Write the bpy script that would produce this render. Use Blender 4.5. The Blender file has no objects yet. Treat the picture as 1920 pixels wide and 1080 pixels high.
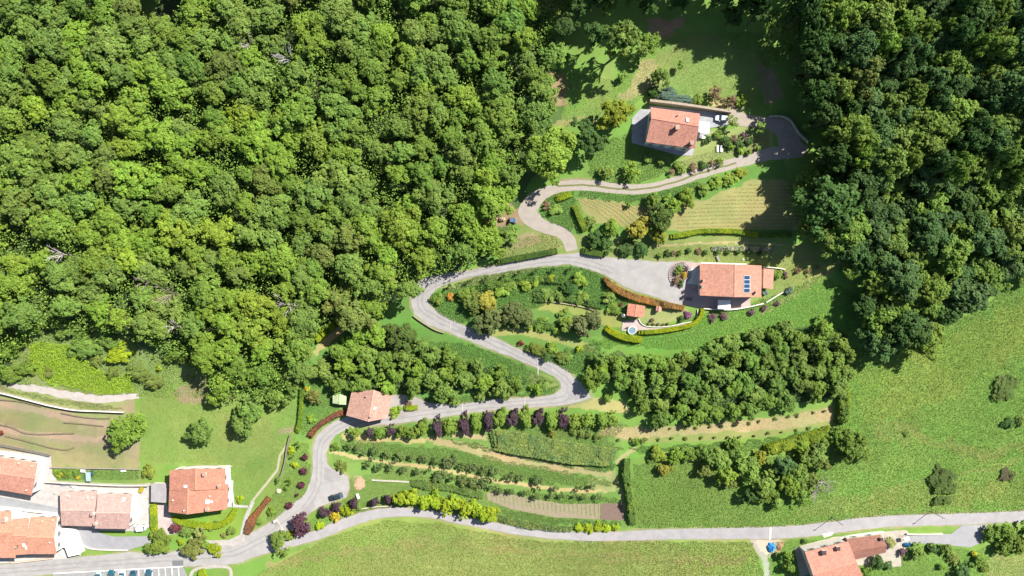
import bpy, bmesh, math, random
import numpy as np
from mathutils import Vector, Matrix
R = math.radians
S = bpy.context.scene
COL = S.collection
H = 217.0                       # camera height above the scene's middle
K = 326.0 / 1920.0              # metres per photo pixel at height 0

# ---------------------------------------------------------------- camera, sky, sun, exposure
cd = bpy.data.cameras.new('camera'); cam = bpy.data.objects.new('camera', cd); COL.objects.link(cam)
cam.location = (0, 0, H); cam.rotation_euler = (0, 0, 0)
cd.sensor_width = 36; cd.lens = 36 * H / 326.0
cd.clip_start = 1; cd.clip_end = 6000
S.camera = cam
SUN_EL = 45.5
SUN_AZ = math.degrees(math.atan2(0.60, 0.80))        # direction towards the sun, from +X
sl = bpy.data.lights.new('sun', 'SUN'); sun = bpy.data.objects.new('sun', sl); COL.objects.link(sun)
sl.energy = 5.0; sl.angle = R(0.53); sl.color = (1.0, 0.955, 0.87)
sv = Vector((math.cos(R(SUN_EL)) * math.cos(R(SUN_AZ)), math.cos(R(SUN_EL)) * math.sin(R(SUN_AZ)), math.sin(R(SUN_EL))))
sun.rotation_euler = sv.to_track_quat('Z', 'Y').to_euler()
sun.location = (60, 45, 90)
W = bpy.data.worlds.new("World"); S.world = W; W.use_nodes = True
nt = W.node_tree; nt.nodes.clear()
wo = nt.nodes.new('ShaderNodeOutputWorld'); bgn = nt.nodes.new('ShaderNodeBackground')
sk = nt.nodes.new('ShaderNodeTexSky'); sk.sky_type = 'NISHITA'; sk.sun_disc = False
sk.sun_elevation = R(SUN_EL); sk.sun_rotation = R(90 - SUN_AZ)
bgn.inputs[1].default_value = 0.056
nt.links.new(sk.outputs[0], bgn.inputs[0]); nt.links.new(bgn.outputs[0], wo.inputs[0])
S.view_settings.view_transform = 'Standard'; S.view_settings.look = 'None'
S.view_settings.gamma = 1; S.view_settings.use_curve_mapping = False
S.view_settings.exposure = 1.32
S.render.engine = 'CYCLES'
S.cycles.max_bounces = 6; S.cycles.diffuse_bounces = 3; S.cycles.transmission_bounces = 3; S.cycles.transparent_max_bounces = 4
S.cycles.glossy_bounces = 2

rnd = random.Random(11)
npr = np.random.default_rng(11)

# ---------------------------------------------------------------- terrain and the photo-to-ground map
def _g(x, y):
    return 0.03 * y + 1.2 * np.log1p(np.exp((np.minimum(y, 400) + 45) / 12.0)) + 0.8 * np.sin(x / 31 + y / 47) + 0.6 * np.sin(x / 23 - y / 37 + 1)
_g0 = float(_g(0.0, 0.0))
def f(x, y): return _g(x, y) - _g0
def PZ(px, py, z):
    s = K * (H - z) / H
    return (px - 960) * s, (540 - py) * s
def P(px, py, h=0.0):
    z = h
    for _ in range(8):
        x, y = PZ(px, py, z); z = f(x, y) + h
    return x, y, z
def G(px, py, h=0.0):
    x, y, z = P(px, py, h); return Vector((float(x), float(y), float(z)))
def mpp(px, py): return K * (H - float(P(px, py)[2])) / H

# ---------------------------------------------------------------- numpy noise
def vnoise(x, y, sc, seed):
    g = np.random.default_rng(seed).random((256, 256))
    u = x / sc; v = y / sc
    i = np.floor(u).astype(int); j = np.floor(v).astype(int)
    a = u - i; b = v - j
    a = a * a * (3 - 2 * a); b = b * b * (3 - 2 * b)
    i %= 256; j %= 256; i1 = (i + 1) % 256; j1 = (j + 1) % 256
    return (g[i, j] * (1 - a) + g[i1, j] * a) * (1 - b) + (g[i, j1] * (1 - a) + g[i1, j1] * a) * b
def fbm(x, y, sc, seed, o=3):
    r = 0; a = 1; t = 0
    for k in range(o):
        r = r + a * vnoise(x, y, sc / 2 ** k, seed + k); t += a; a *= .55
    return r / t
def inpoly(px, py, poly):
    m = np.zeros(px.shape, bool); n = len(poly); j = n - 1
    for i in range(n):
        xi, yi = poly[i]; xj, yj = poly[j]
        if yi != yj:
            m ^= ((yi > py) != (yj > py)) & (px < (xj - xi) * (py - yi) / (yj - yi) + xi)
        j = i
    return m
def smooth(path, n=6):
    """Catmull-Rom through points (any number of values each)"""
    p = [tuple(map(float, q)) for q in path]
    if len(p) < 3:
        return [tuple(p[0][k] + (p[1][k] - p[0][k]) * t / n for k in range(len(p[0]))) for t in range(n + 1)]
    p = [p[0]] + p + [p[-1]]; out = []
    for i in range(1, len(p) - 2):
        for s in range(n):
            t = s / n
            out.append(tuple(.5 * ((2 * b) + (-a + c) * t + (2 * a - 5 * b + 4 * c - d) * t * t + (-a + 3 * b - 3 * c + d) * t ** 3)
                             for a, b, c, d in zip(p[i - 1], p[i], p[i + 1], p[i + 2])))
    out.append(p[-2]); return out
def ribbon(path, hw=None, n=6):
    """left and right edges in photo pixels of a path of (x, y, halfwidth)"""
    q = [(a[0], a[1], a[2] if len(a) > 2 else hw) for a in path]; q = smooth(q, n)
    L, Rr = [], []
    for i, (x, y, w) in enumerate(q):
        a = q[max(0, i - 1)]; b = q[min(len(q) - 1, i + 1)]
        dx, dy = b[0] - a[0], b[1] - a[1]; l = math.hypot(dx, dy) or 1
        L.append((x + dy / l * w, y - dx / l * w)); Rr.append((x - dy / l * w, y + dx / l * w))
    return L, Rr
def rpoly(path, hw=None):
    L, Rr = ribbon(path, hw); return L + Rr[::-1]

# ---------------------------------------------------------------- materials
def new_mat(name):
    m = bpy.data.materials.new(name); m.use_nodes = True; m.node_tree.nodes.clear()
    N = m.node_tree.nodes; L = m.node_tree.links
    o = N.new('ShaderNodeOutputMaterial'); return m, N, L, o
def mth(N, L, op, a, b=None):
    n = N.new('ShaderNodeMath'); n.operation = op
    for i, v in enumerate((a, b)):
        if v is None: continue
        if isinstance(v, (int, float)): n.inputs[i].default_value = v
        else: L.new(v, n.inputs[i])
    return n.outputs[0]
def vmul(N, L, c, fac):
    n = N.new('ShaderNodeVectorMath'); n.operation = 'SCALE'; L.new(c, n.inputs[0]); L.new(fac, n.inputs['Scale']); return n.outputs[0]
def solid(name, rough=.8, nscale=1.5, namt=.25, fine=12., famt=.15, bump=.3, metal=0., spec=.3, coat=0.):
    """surface tinted by the object's colour with two scales of wear"""
    m, N, L, o = new_mat(name)
    b = N.new('ShaderNodeBsdfPrincipled'); oi = N.new('ShaderNodeObjectInfo'); tc = N.new('ShaderNodeNewGeometry')
    n1 = N.new('ShaderNodeTexNoise'); n1.inputs['Scale'].default_value = 1 / nscale * 1.0; n1.inputs['Detail'].default_value = 5
    n2 = N.new('ShaderNodeTexNoise'); n2.inputs['Scale'].default_value = fine / 4; n2.inputs['Detail'].default_value = 3
    for n in (n1, n2): L.new(tc.outputs['Position'], n.inputs['Vector'])
    a = mth(N, L, 'MULTIPLY_ADD', n1.outputs[0], namt * 2); N[-1].inputs[2].default_value = 1 - namt
    c = mth(N, L, 'MULTIPLY_ADD', n2.outputs[0], famt * 2); N[-1].inputs[2].default_value = 1 - famt
    L.new(vmul(N, L, oi.outputs['Color'], mth(N, L, 'MULTIPLY', a, c)), b.inputs['Base Color'])
    b.inputs['Roughness'].default_value = rough; b.inputs['Metallic'].default_value = metal
    b.inputs['Specular IOR Level'].default_value = spec; b.inputs['Coat Weight'].default_value = coat
    if bump:
        bp = N.new('ShaderNodeBump'); bp.inputs['Strength'].default_value = bump; bp.inputs['Distance'].default_value = .05
        L.new(n2.outputs[0], bp.inputs['Height']); L.new(bp.outputs[0], b.inputs['Normal'])
    L.new(b.outputs[0], o.inputs[0]); return m
def attr_mat(name, trans=0., obj=True, fine=None, bump=0., rough=.7, fscale=1.0):
    """colour comes from the mesh's own 'col' attribute (times the object's colour)"""
    m, N, L, o = new_mat(name)
    at = N.new('ShaderNodeAttribute'); at.attribute_name = 'col'; c = at.outputs['Color']
    if obj:
        oi = N.new('ShaderNodeObjectInfo'); v = N.new('ShaderNodeVectorMath'); v.operation = 'MULTIPLY'
        L.new(c, v.inputs[0]); L.new(oi.outputs['Color'], v.inputs[1]); c = v.outputs[0]
    nn = None
    if fine:
        g = N.new('ShaderNodeNewGeometry'); fac = None
        for sc, am in fine:
            nn = N.new('ShaderNodeTexNoise'); nn.inputs['Scale'].default_value = sc; nn.inputs['Detail'].default_value = 4
            nn.inputs['Roughness'].default_value = .65
            L.new(g.outputs['Position'], nn.inputs['Vector'])
            a = mth(N, L, 'MULTIPLY_ADD', nn.outputs[0], am * 2); N[-1].inputs[2].default_value = 1 - am
            fac = a if fac is None else mth(N, L, 'MULTIPLY', fac, a)
        c = vmul(N, L, c, fac)
    d = N.new('ShaderNodeBsdfPrincipled'); d.inputs['Roughness'].default_value = rough; d.inputs['Specular IOR Level'].default_value = .25
    L.new(c, d.inputs['Base Color'])
    if bump:
        bp = N.new('ShaderNodeBump'); bp.inputs['Strength'].default_value = bump; bp.inputs['Distance'].default_value = .15
        L.new(nn.outputs[0], bp.inputs['Height']); L.new(bp.outputs[0], d.inputs['Normal'])
    if trans:
        t = N.new('ShaderNodeBsdfTranslucent'); mx = N.new('ShaderNodeMixShader'); mx.inputs[0].default_value = trans
        L.new(c, t.inputs[0]); L.new(d.outputs[0], mx.inputs[1]); L.new(t.outputs[0], mx.inputs[2]); L.new(mx.outputs[0], o.inputs[0])
    else: L.new(d.outputs[0], o.inputs[0])
    return m
def tile_mat():
    m, N, L, o = new_mat('clay_tiles')
    b = N.new('ShaderNodeBsdfPrincipled'); oi = N.new('ShaderNodeObjectInfo'); uv = N.new('ShaderNodeUVMap'); uv.uv_map = 'uv'
    br = N.new('ShaderNodeTexBrick'); br.inputs['Scale'].default_value = 1
    br.inputs['Brick Width'].default_value = .34; br.inputs['Row Height'].default_value = .5; br.inputs['Mortar Size'].default_value = .035
    br.inputs['Color1'].default_value = (1.14, 1.13, 1.1, 1); br.inputs['Color2'].default_value = (.82, .8, .82, 1); br.inputs['Mortar'].default_value = (.55, .5, .5, 1)
    br.inputs['Mortar Smooth'].default_value = .6; br.offset = 0
    L.new(uv.outputs[0], br.inputs['Vector'])
    g = N.new('ShaderNodeNewGeometry'); n1 = N.new('ShaderNodeTexNoise'); n1.inputs['Scale'].default_value = .55; n1.inputs['Detail'].default_value = 6
    n1.inputs['Roughness'].default_value = .7
    L.new(g.outputs['Position'], n1.inputs['Vector'])
    a = mth(N, L, 'MULTIPLY_ADD', n1.outputs[0], .8); N[-1].inputs[2].default_value = .6
    v = N.new('ShaderNodeVectorMath'); v.operation = 'MULTIPLY'; L.new(br.outputs[0], v.inputs[0]); L.new(oi.outputs['Color'], v.inputs[1])
    L.new(vmul(N, L, v.outputs[0], a), b.inputs['Base Color']); b.inputs['Roughness'].default_value = .85
    wv = N.new('ShaderNodeTexWave'); wv.bands_direction = 'X'; wv.inputs['Scale'].default_value = 1 / .34 / 3.14159 * 1.57 * 2 / 2
    L.new(uv.outputs[0], wv.inputs[0])
    bp = N.new('ShaderNodeBump'); bp.inputs['Strength'].default_value = .5; bp.inputs['Distance'].default_value = .06
    L.new(wv.outputs[1], bp.inputs['Height']); L.new(bp.outputs[0], b.inputs['Normal'])
    L.new(b.outputs[0], o.inputs[0]); return m
M = dict(
    plaster=solid('plaster', .9, 2., .08, 8, .05, .1), stone=solid('rough_stone', .9, .7, .35, 14, .35, .8),
    paving=solid('paving', .85, 1.6, .3, 10, .2, .3), asphalt=solid('asphalt', .9, 2.4, .24, 14, .2, .3),
    gravel=solid('gravel', .95, 1.6, .2, 22, .3, .6), tile=tile_mat(), metal=solid('painted_metal', .4, 2, .06, 8, .04, 0, .3, .5),
    steel=solid('polished_steel', .12, 2, .03, 8, .02, 0, 1., .5), paint=solid('car_paint', .3, 3, .03, 8, .02, 0, .1, .5, 1.),
    glass=solid('dark_glass', .06, 3, .05, 8, .05, 0, 0, .9), rubber=solid('rubber', .8, 2, .1, 8, .1, 0),
    cloth=solid('woven_cloth', .8, .8, .15, 8, .12, .5), wood=solid('weathered_wood', .8, .5, .25, 12, .2, .3),
    bark=solid('bark', .95, .6, .3, 12, .3, .6), leaf=attr_mat('leaves', .46), cover=attr_mat('low_plants', .22, False),
    ground=attr_mat('earth_and_grass', 0, False, ((.12, .16), (.7, .1), (3.2, .2)), .3, .9),
    line=solid('road_paint', .7, 2, .12, 10, .12, .1), soil=solid('tilled_soil', .95, .8, .25, 12, .3, .8))

# ---------------------------------------------------------------- object helpers
def mesh_np(name, V, F, mat, col=None, uv=None, smooth_=False):
    V = np.asarray(V, np.float32).reshape(-1, 3); F = np.asarray(F, np.int32); k = F.shape[1]
    me = bpy.data.meshes.new(name); me.vertices.add(len(V)); me.vertices.foreach_set('co', V.ravel())
    me.loops.add(F.size); me.loops.foreach_set('vertex_index', F.ravel())
    me.polygons.add(len(F)); me.polygons.foreach_set('loop_start', np.arange(0, F.size, k, dtype=np.int32))
    if smooth_: me.polygons.foreach_set('use_smooth', np.ones(len(F), bool))
    me.update(calc_edges=True)
    if col is not None:
        a = me.color_attributes.new('col', 'FLOAT_COLOR', 'POINT')
        c = np.ones((len(V), 4), np.float32); c[:, :3] = col; a.data.foreach_set('color', c.ravel())
    me.materials.append(mat); return me
def link(name, me, parent=None, loc=(0, 0, 0), color=None, rot=None):
    o = bpy.data.objects.new(name, me); COL.objects.link(o); o.location = loc
    if rot is not None: o.rotation_euler = rot
    if parent is not None: o.parent = parent
    if color is not None:
        k = 1. if me is not None and me.materials and me.materials[0] in (M['leaf'], M['glass'], M['paint'], M['steel']) else .77
        o.color = (*[c * k for c in color[:3]], 1)
    return o
def tag(o, label=None, cat=None, group=None, kind=None):
    if label: o['label'] = label
    if cat: o['category'] = cat
    if group: o['group'] = group
    if kind: o['kind'] = kind
    return o
def thing(name, label, cat, loc, rot=None, group=None):
    return tag(link(name, None, None, loc, None, rot), label, cat, group)
class MB:
    """collects shapes into one mesh"""
    def __init__(s): s.v = []; s.f = []; s.uv = []; s.has = False
    def face(s, pts, uv=None):
        b = len(s.v); s.v += [tuple(p) for p in pts]; s.f.append(tuple(range(b, b + len(pts))))
        s.uv.append(uv or [(0, 0)] * len(pts)); s.has |= uv is not None
    def hexa(s, lo, hi):
        """lo and hi: matching rings of points (counter-clockwise seen from above)"""
        n = len(lo); s.face(hi); s.face(lo[::-1])
        for i in range(n):
            j = (i + 1) % n; s.face([lo[i], lo[j], hi[j], hi[i]])
    def box(s, c, d, M4=None):
        x, y, z = c; a, b, h = d[0] / 2, d[1] / 2, d[2] / 2
        lo = [Vector((x + i * a, y + j * b, z - h)) for i, j in ((-1, -1), (1, -1), (1, 1), (-1, 1))]
        hi = [p + Vector((0, 0, 2 * h)) for p in lo]
        if M4 is not None: lo = [M4 @ p for p in lo]; hi = [M4 @ p for p in hi]
        s.hexa(lo, hi)
    def lathe(s, prof, n=16, c=(0, 0, 0)):
        """prof: (radius, z) from bottom to top"""
        for (r0, z0), (r1, z1) in zip(prof, prof[1:]):
            for k in range(n):
                a, b = 2 * math.pi * k / n, 2 * math.pi * (k + 1) / n
                q = [(c[0] + r0 * math.cos(a), c[1] + r0 * math.sin(a), c[2] + z0), (c[0] + r0 * math.cos(b), c[1] + r0 * math.sin(b), c[2] + z0),
                     (c[0] + r1 * math.cos(b), c[1] + r1 * math.sin(b), c[2] + z1), (c[0] + r1 * math.cos(a), c[1] + r1 * math.sin(a), c[2] + z1)]
                if r0 < 1e-5: q = q[1:]
                elif r1 < 1e-5: q = q[:3]
                s.face(q)
    def tube(s, p0, p1, r0, r1, n=7):
        p0 = Vector(p0); p1 = Vector(p1); d = (p1 - p0).normalized(); q = d.to_track_quat('Z', 'Y')
        ring = lambda p, r: [p + q @ Vector((r * math.cos(2 * math.pi * k / n), r * math.sin(2 * math.pi * k / n), 0)) for k in range(n)]
        s.hexa(ring(p0, r0), ring(p1, r1))
    def mesh(s, name, mat, sm=False):
        me = bpy.data.meshes.new(name); me.from_pydata(s.v, [], s.f)
        bm = bmesh.new(); bm.from_mesh(me)
        if not s.has: bmesh.ops.remove_doubles(bm, verts=bm.verts, dist=1e-4); bmesh.ops.recalc_face_normals(bm, faces=bm.faces)
        if sm:
            for fc in bm.faces: fc.smooth = True
        bm.to_mesh(me); bm.free()
        if s.has:
            u = me.uv_layers.new(name='uv'); u.data.foreach_set('uv', [c for q in s.uv for p in q for c in p])
        me.materials.append(mat); return me
    def build(s, name, mat, parent=None, loc=(0, 0, 0), color=(1, 1, 1), rot=None, sm=False):
        return link(name, s.mesh(name, mat, sm), parent, loc, color, rot)
def slope_matrix(px, py, dirpx, h=0):
    """frame on the ground at a photo point, x axis along a photo direction, z along the ground's normal"""
    p = G(px, py, 0); e = .5
    n = Vector((float(f(p.x - e, p.y) - f(p.x + e, p.y)), float(f(p.x, p.y - e) - f(p.x, p.y + e)), 2 * e)).normalized()
    d = Vector((dirpx[0], -dirpx[1], 0)); d = (d - n * d.dot(n)).normalized(); y = n.cross(d)
    m = Matrix((d, y, n)).transposed().to_4x4(); m.translation = p + n * h; return m

SHEETS = []
# ---------------------------------------------------------------- draped sheets (roads, yards)
def drape(name, poly, off, mat, color, jit=0., dens=3.0, thick=0., kind='structure'):
    SHEETS.append(poly); pts = []
    for i in range(len(poly)):
        a = poly[i]; b = poly[(i + 1) % len(poly)]
        wa = G(*a); wb = G(*b); n = max(1, int((wb - wa).length / (1.0 if jit else 4)))
        for k in range(n):
            w = wa.lerp(wb, k / n); pts.append([w.x, w.y])
    pts = np.array(pts)
    if jit:
        pts[:, 0] += (vnoise(pts[:, 0] + 900, pts[:, 1] + 900, 1.3, 5) - .5) * 2 * jit
        pts[:, 1] += (vnoise(pts[:, 0] + 900, pts[:, 1] + 900, 1.3, 6) - .5) * 2 * jit
    bm = bmesh.new(); vs = [bm.verts.new((x, y, 0)) for x, y in pts]
    fc = bm.faces.new(vs); fc.normal_update()
    if fc.normal.z < 0: fc.normal_flip()
    bmesh.ops.triangulate(bm, faces=[fc])
    for ax, lo, hi in ((0, pts[:, 0].min(), pts[:, 0].max()), (1, pts[:, 1].min(), pts[:, 1].max())):
        t = math.floor(lo / dens) * dens + dens
        while t < hi:
            co = (t, 0, 0) if ax == 0 else (0, t, 0); no = (1, 0, 0) if ax == 0 else (0, 1, 0)
            bmesh.ops.bisect_plane(bm, geom=bm.verts[:] + bm.edges[:] + bm.faces[:], plane_co=co, plane_no=no); t += dens
    for v in bm.verts: v.co.z = float(f(v.co.x, v.co.y)) + off
    if thick:
        r = bmesh.ops.extrude_face_region(bm, geom=bm.faces[:])
        for e in r['geom']:
            if isinstance(e, bmesh.types.BMVert): e.co.z += thick
        bmesh.ops.recalc_face_normals(bm, faces=bm.faces)
    me = bpy.data.meshes.new(name); bm.to_mesh(me); bm.free(); me.materials.append(mat)
    o = link(name, me, None, (0, 0, 0), color)
    if kind: o['kind'] = kind
    return o

# ================================================================ THE GROUND: one sheet, coloured by what grows on it
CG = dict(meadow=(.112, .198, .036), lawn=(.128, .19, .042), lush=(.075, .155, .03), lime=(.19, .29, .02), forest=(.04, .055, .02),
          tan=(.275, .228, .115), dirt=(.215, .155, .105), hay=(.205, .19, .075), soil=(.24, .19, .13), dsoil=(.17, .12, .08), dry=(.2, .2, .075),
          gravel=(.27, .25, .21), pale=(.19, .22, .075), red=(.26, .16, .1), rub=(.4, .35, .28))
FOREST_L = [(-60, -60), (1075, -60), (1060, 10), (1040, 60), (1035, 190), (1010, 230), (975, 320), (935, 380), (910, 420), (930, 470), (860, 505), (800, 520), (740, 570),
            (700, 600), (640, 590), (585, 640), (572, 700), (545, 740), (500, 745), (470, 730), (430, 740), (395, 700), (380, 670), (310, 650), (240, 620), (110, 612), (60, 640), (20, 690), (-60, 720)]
FOREST_R = [(1500, -60), (1990, -60), (1990, 490), (1900, 500), (1840, 545), (1780, 600), (1740, 640), (1650, 645), (1625, 590), (1650, 540), (1625, 490), (1560, 455),
            (1500, 440), (1500, 380), (1530, 320), (1580, 290), (1560, 230), (1530, 180), (1530, 90), (1480, 10)]
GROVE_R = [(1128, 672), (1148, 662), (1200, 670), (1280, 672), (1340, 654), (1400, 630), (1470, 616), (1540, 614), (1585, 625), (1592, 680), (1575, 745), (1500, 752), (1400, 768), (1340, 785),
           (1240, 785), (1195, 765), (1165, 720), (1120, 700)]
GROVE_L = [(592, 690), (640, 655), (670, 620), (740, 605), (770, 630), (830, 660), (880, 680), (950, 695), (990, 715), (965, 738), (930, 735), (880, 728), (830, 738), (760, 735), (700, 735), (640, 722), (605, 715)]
GP = []   # (polygon or path polygon, colour, edge jitter px)
def gp(poly, c, j=3.): GP.append((poly, CG[c] if isinstance(c, str) else c, j))
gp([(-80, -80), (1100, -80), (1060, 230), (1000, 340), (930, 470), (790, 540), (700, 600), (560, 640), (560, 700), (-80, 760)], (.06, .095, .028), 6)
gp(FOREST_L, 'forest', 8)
gp([(150, 90), (260, 150), (200, 230), (120, 180)], (.1, .16, .035), 8); gp([(230, -20), (300, 0), (280, 70), (240, 50)], (.12, .18, .04), 6)
gp([(20, 620), (150, 620), (250, 640), (300, 670), (380, 690), (400, 740), (300, 745), (255, 745), (120, 735), (20, 715)], (.14, .18, .055), 6)
gp([(60, 640), (140, 650), (200, 700), (250, 705), (255, 735), (190, 742), (90, 715), (55, 690)], 'lime', 6)
gp([(1030, 0), (1500, -40), (1560, 240), (1440, 230), (1330, 190), (1200, 190), (1150, 250), (1060, 230)], 'meadow', 8)
gp([(1180, 150), (1240, 90), (1330, 60), (1440, 110), (1400, 215), (1300, 190), (1230, 170)], (.15, .2, .055), 6)
gp([(1030, 130), (1060, 140), (1062, 200), (1035, 200)], 'red', 5); gp([(1205, 110), (1225, 110), (1240, 150), (1180, 190), (1160, 190)], (.24, .22, .1), 5)
gp([(1330, 188), (1375, 192), (1400, 205), (1380, 212), (1340, 205)], 'tan', 3); gp([(1420, 120), (1450, 130), (1470, 180), (1440, 200), (1420, 170)], (.22, .17, .1), 6)
gp([(1210, 40), (1290, 30), (1260, 70), (1220, 75)], 'red', 8)
gp([(1150, 100), (1150, 240), (1060, 240), (1050, 215), (1100, 200)], (.13, .19, .045), 6)
gp(rpoly([(1040, 238), (1080, 225), (1120, 228)], 6), 'dry', 3)
gp([(1090, 270), (1190, 250), (1290, 300), (1300, 320), (1200, 345), (1110, 340), (1080, 310)], (.1, .175, .035), 4)
gp([(1290, 290), (1340, 240), (1450, 235), (1445, 280), (1330, 315), (1260, 330)], 'pale', 5)
gp([(1270, 300), (1300, 285), (1440, 250), (1445, 280), (1280, 315)], (.17, .2, .065), 5)
gp([(1008, 360), (1100, 345), (1090, 450), (1040, 430), (1010, 400)], 'lush', 4)
gp([(1085, 355), (1200, 365), (1300, 335), (1470, 300), (1500, 440), (1280, 440), (1240, 440), (1120, 430), (1095, 400)], 'lush', 3)
gp([(1083, 370), (1200, 385), (1320, 375), (1420, 335), (1475, 340), (1500, 430), (1420, 430), (1260, 434), (1200, 425), (1115, 420), (1090, 395)], 'hay', 3)
gp([(1040, 440), (1090, 440), (1240, 445), (1420, 440), (1540, 470), (1540, 490), (1310, 490), (1100, 478)], (.14, .17, .05), 3)
gp(rpoly([(1225, 463), (1300, 457), (1380, 455), (1430, 457), (1470, 460)], 2), 'tan', 1)
gp([(930, 455), (985, 425), (1035, 435), (1058, 462), (1030, 474), (940, 490)], (.17, .19, .06), 3); gp([(965, 440), (1000, 436), (1015, 455), (965, 470)], (.27, .2, .11), 4)
gp([(905, 400), (960, 385), (985, 395), (985, 425), (915, 425)], 'red', 5); gp([(985, 370), (1060, 335), (1110, 335), (1000, 380)], 'dirt', 3)
gp([(800, 555), (900, 515), (1000, 497), (1100, 500), (1150, 530), (1180, 560), (1290, 575), (1200, 630), (1150, 640), (1120, 690), (1080, 705), (1000, 675), (900, 630), (830, 595)], 'lush', 3)
gp([(1010, 560), (1040, 563), (1130, 580), (1168, 590), (1168, 615), (1130, 610), (1080, 590), (1010, 580)], (.19, .21, .055), 3)
gp(rpoly([(925, 625), (970, 622), (1040, 635), (1100, 650), (1118, 655)], 6), (.2, .21, .065), 3)
gp([(810, 540), (850, 530), (900, 520), (1000, 500), (1000, 507), (900, 530), (850, 545)], 'dry', 2)
gp(rpoly([(815, 590), (850, 612), (885, 627)], 4), (.25, .22, .08), 2)
gp([(1170, 580), (1290, 580), (1300, 600), (1250, 608), (1180, 605)], (.2, .2, .08), 3)
gp([(1100, 635), (1320, 590), (1470, 550), (1560, 505), (1600, 490), (1640, 560), (1580, 640), (1300, 660), (1140, 660)], (.10, .2, .034), 4)
gp([(1230, 480), (1540, 490), (1600, 485), (1500, 555), (1440, 580), (1400, 560), (1400, 495), (1300, 490)], (.165, .2, .055), 4)
gp(rpoly([(1425, 590), (1480, 560), (1540, 515), (1580, 490)], 4), 'dry', 4)
gp([(560, 640), (640, 585), (700, 600), (740, 560), (780, 540), (770, 600), (850, 630), (1040, 705), (1060, 730), (960, 750), (850, 762), (740, 750), (660, 740), (560, 780)], 'lush', 3)
gp(rpoly([(650, 605), (620, 635), (600, 650), (580, 670)], 6), (.28, .23, .1), 3)
gp([(990, 700), (1030, 705), (1050, 722), (1040, 735), (1000, 735)], (.17, .19, .06), 4)
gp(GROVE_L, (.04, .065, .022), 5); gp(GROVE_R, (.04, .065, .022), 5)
gp([(1110, 745), (1170, 750), (1180, 775), (1060, 765)], (.28, .23, .1), 3)
# meadows
gp([(1590, 660), (1700, 660), (1850, 570), (1990, 495), (1990, 975), (1590, 985), (1420, 1000), (1180, 998), (1170, 850), (1560, 830)], 'meadow', 5)
gp([(1170, 860), (1300, 850), (1440, 960), (1420, 992), (1180, 990)], (.11, .17, .036), 5)
gp([(1600, 700), (1800, 620), (1980, 540), (1980, 620), (1750, 760), (1620, 800)], (.15, .205, .036), 12)
gp(rpoly([(1600, 950), (1700, 930), (1850, 925), (1950, 915)], 22), (.145, .185, .042), 12)
gp(rpoly([(1640, 800), (1760, 830), (1850, 850), (1950, 830)], 10), (.16, .18, .05), 10)
gp([(440, 1100), (600, 1010), (720, 968), (820, 972), (1000, 1008), (1400, 1008), (1440, 1100)], (.16, .215, .05), 3)
gp([(660, 1040), (900, 990), (1300, 1030), (1300, 1100), (640, 1100)], (.165, .185, .055), 18)
gp(rpoly([(500, 1060), (800, 1020), (1100, 1045), (1400, 1050)], 7), (.2, .185, .07), 8)
for yy in (992, 1006, 1022, 1038, 1055): gp(rpoly([(700, yy + 2), (900, yy + 14), (1100, yy + 26), (1380, yy + 22)], 1.5), (.185, .225, .065), 3)
for k in range(7): gp(rpoly([(1610, 700 + k * 36), (1720, 690 + k * 36), (1830, 660 + k * 37), (1950, 610 + k * 40)], 1.6), (.135, .21, .042), 4)
gp(rpoly([(1600, 940), (1720, 905), (1850, 880), (1960, 850)], 3), (.17, .205, .055), 6)
gp([(1650, 800), (1700, 790), (1740, 810), (1700, 830), (1655, 825)], (.16, .19, .05), 12); gp([(1480, 950), (1590, 930), (1600, 960), (1500, 975)], (.15, .2, .05), 10)
# lower-left lawn and terraces
gp([(262, 740), (390, 690), (430, 740), (555, 740), (555, 830), (520, 900), (440, 950), (430, 880), (300, 870), (262, 860), (255, 780)], 'lawn', 4)
gp([(330, 790), (480, 760), (540, 830), (440, 880), (330, 860)], (.15, .2, .05), 14)
gp([(330, 725), (350, 705), (385, 700), (395, 730), (360, 758), (340, 755)], 'dirt', 8); gp([(520, 805), (545, 800), (550, 812), (525, 815)], 'dirt', 3)
gp([(-60, 730), (20, 720), (250, 745), (262, 800), (262, 885), (95, 880), (-60, 860)], (.2, .165, .10), 4)
gp(rpoly([(-40, 745), (60, 745), (120, 762), (200, 778), (255, 780)], 10), (.17, .19, .07), 4)
gp([(0, 770), (60, 772), (130, 788), (160, 805), (130, 812), (60, 808), (0, 792)], (.165, .165, .07), 6)
gp(rpoly([(0, 800), (60, 815), (140, 820), (250, 830)], 6), (.26, .19, .135), 3); gp(rpoly([(0, 754), (80, 771), (150, 786), (200, 796)], 6), (.25, .18, .13), 3)
gp(rpoly([(0, 822), (60, 835), (130, 842), (230, 850)], 6), (.16, .17, .07), 4)
gp([(100, 850), (200, 855), (262, 860), (262, 885), (95, 880)], (.19, .185, .08), 5)
gp(rpoly([(12, 728), (60, 736), (120, 744), (180, 752), (235, 755)], 7), (.17, .2, .07), 4)
gp([(94, 878), (262, 878), (275, 900), (270, 907), (180, 907), (90, 905)], (.11, .17, .04), 4)
gp([(315, 965), (430, 950), (470, 955), (450, 1020), (360, 1030), (320, 1005)], (.13, .21, .03), 3)
gp([(470, 950), (540, 850), (560, 800), (590, 830), (580, 900), (560, 940), (500, 985), (470, 1000)], (.12, .19, .04), 3)
gp([(565, 640), (660, 740), (650, 775), (590, 810), (560, 830)], (.1, .18, .04), 4)
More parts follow.
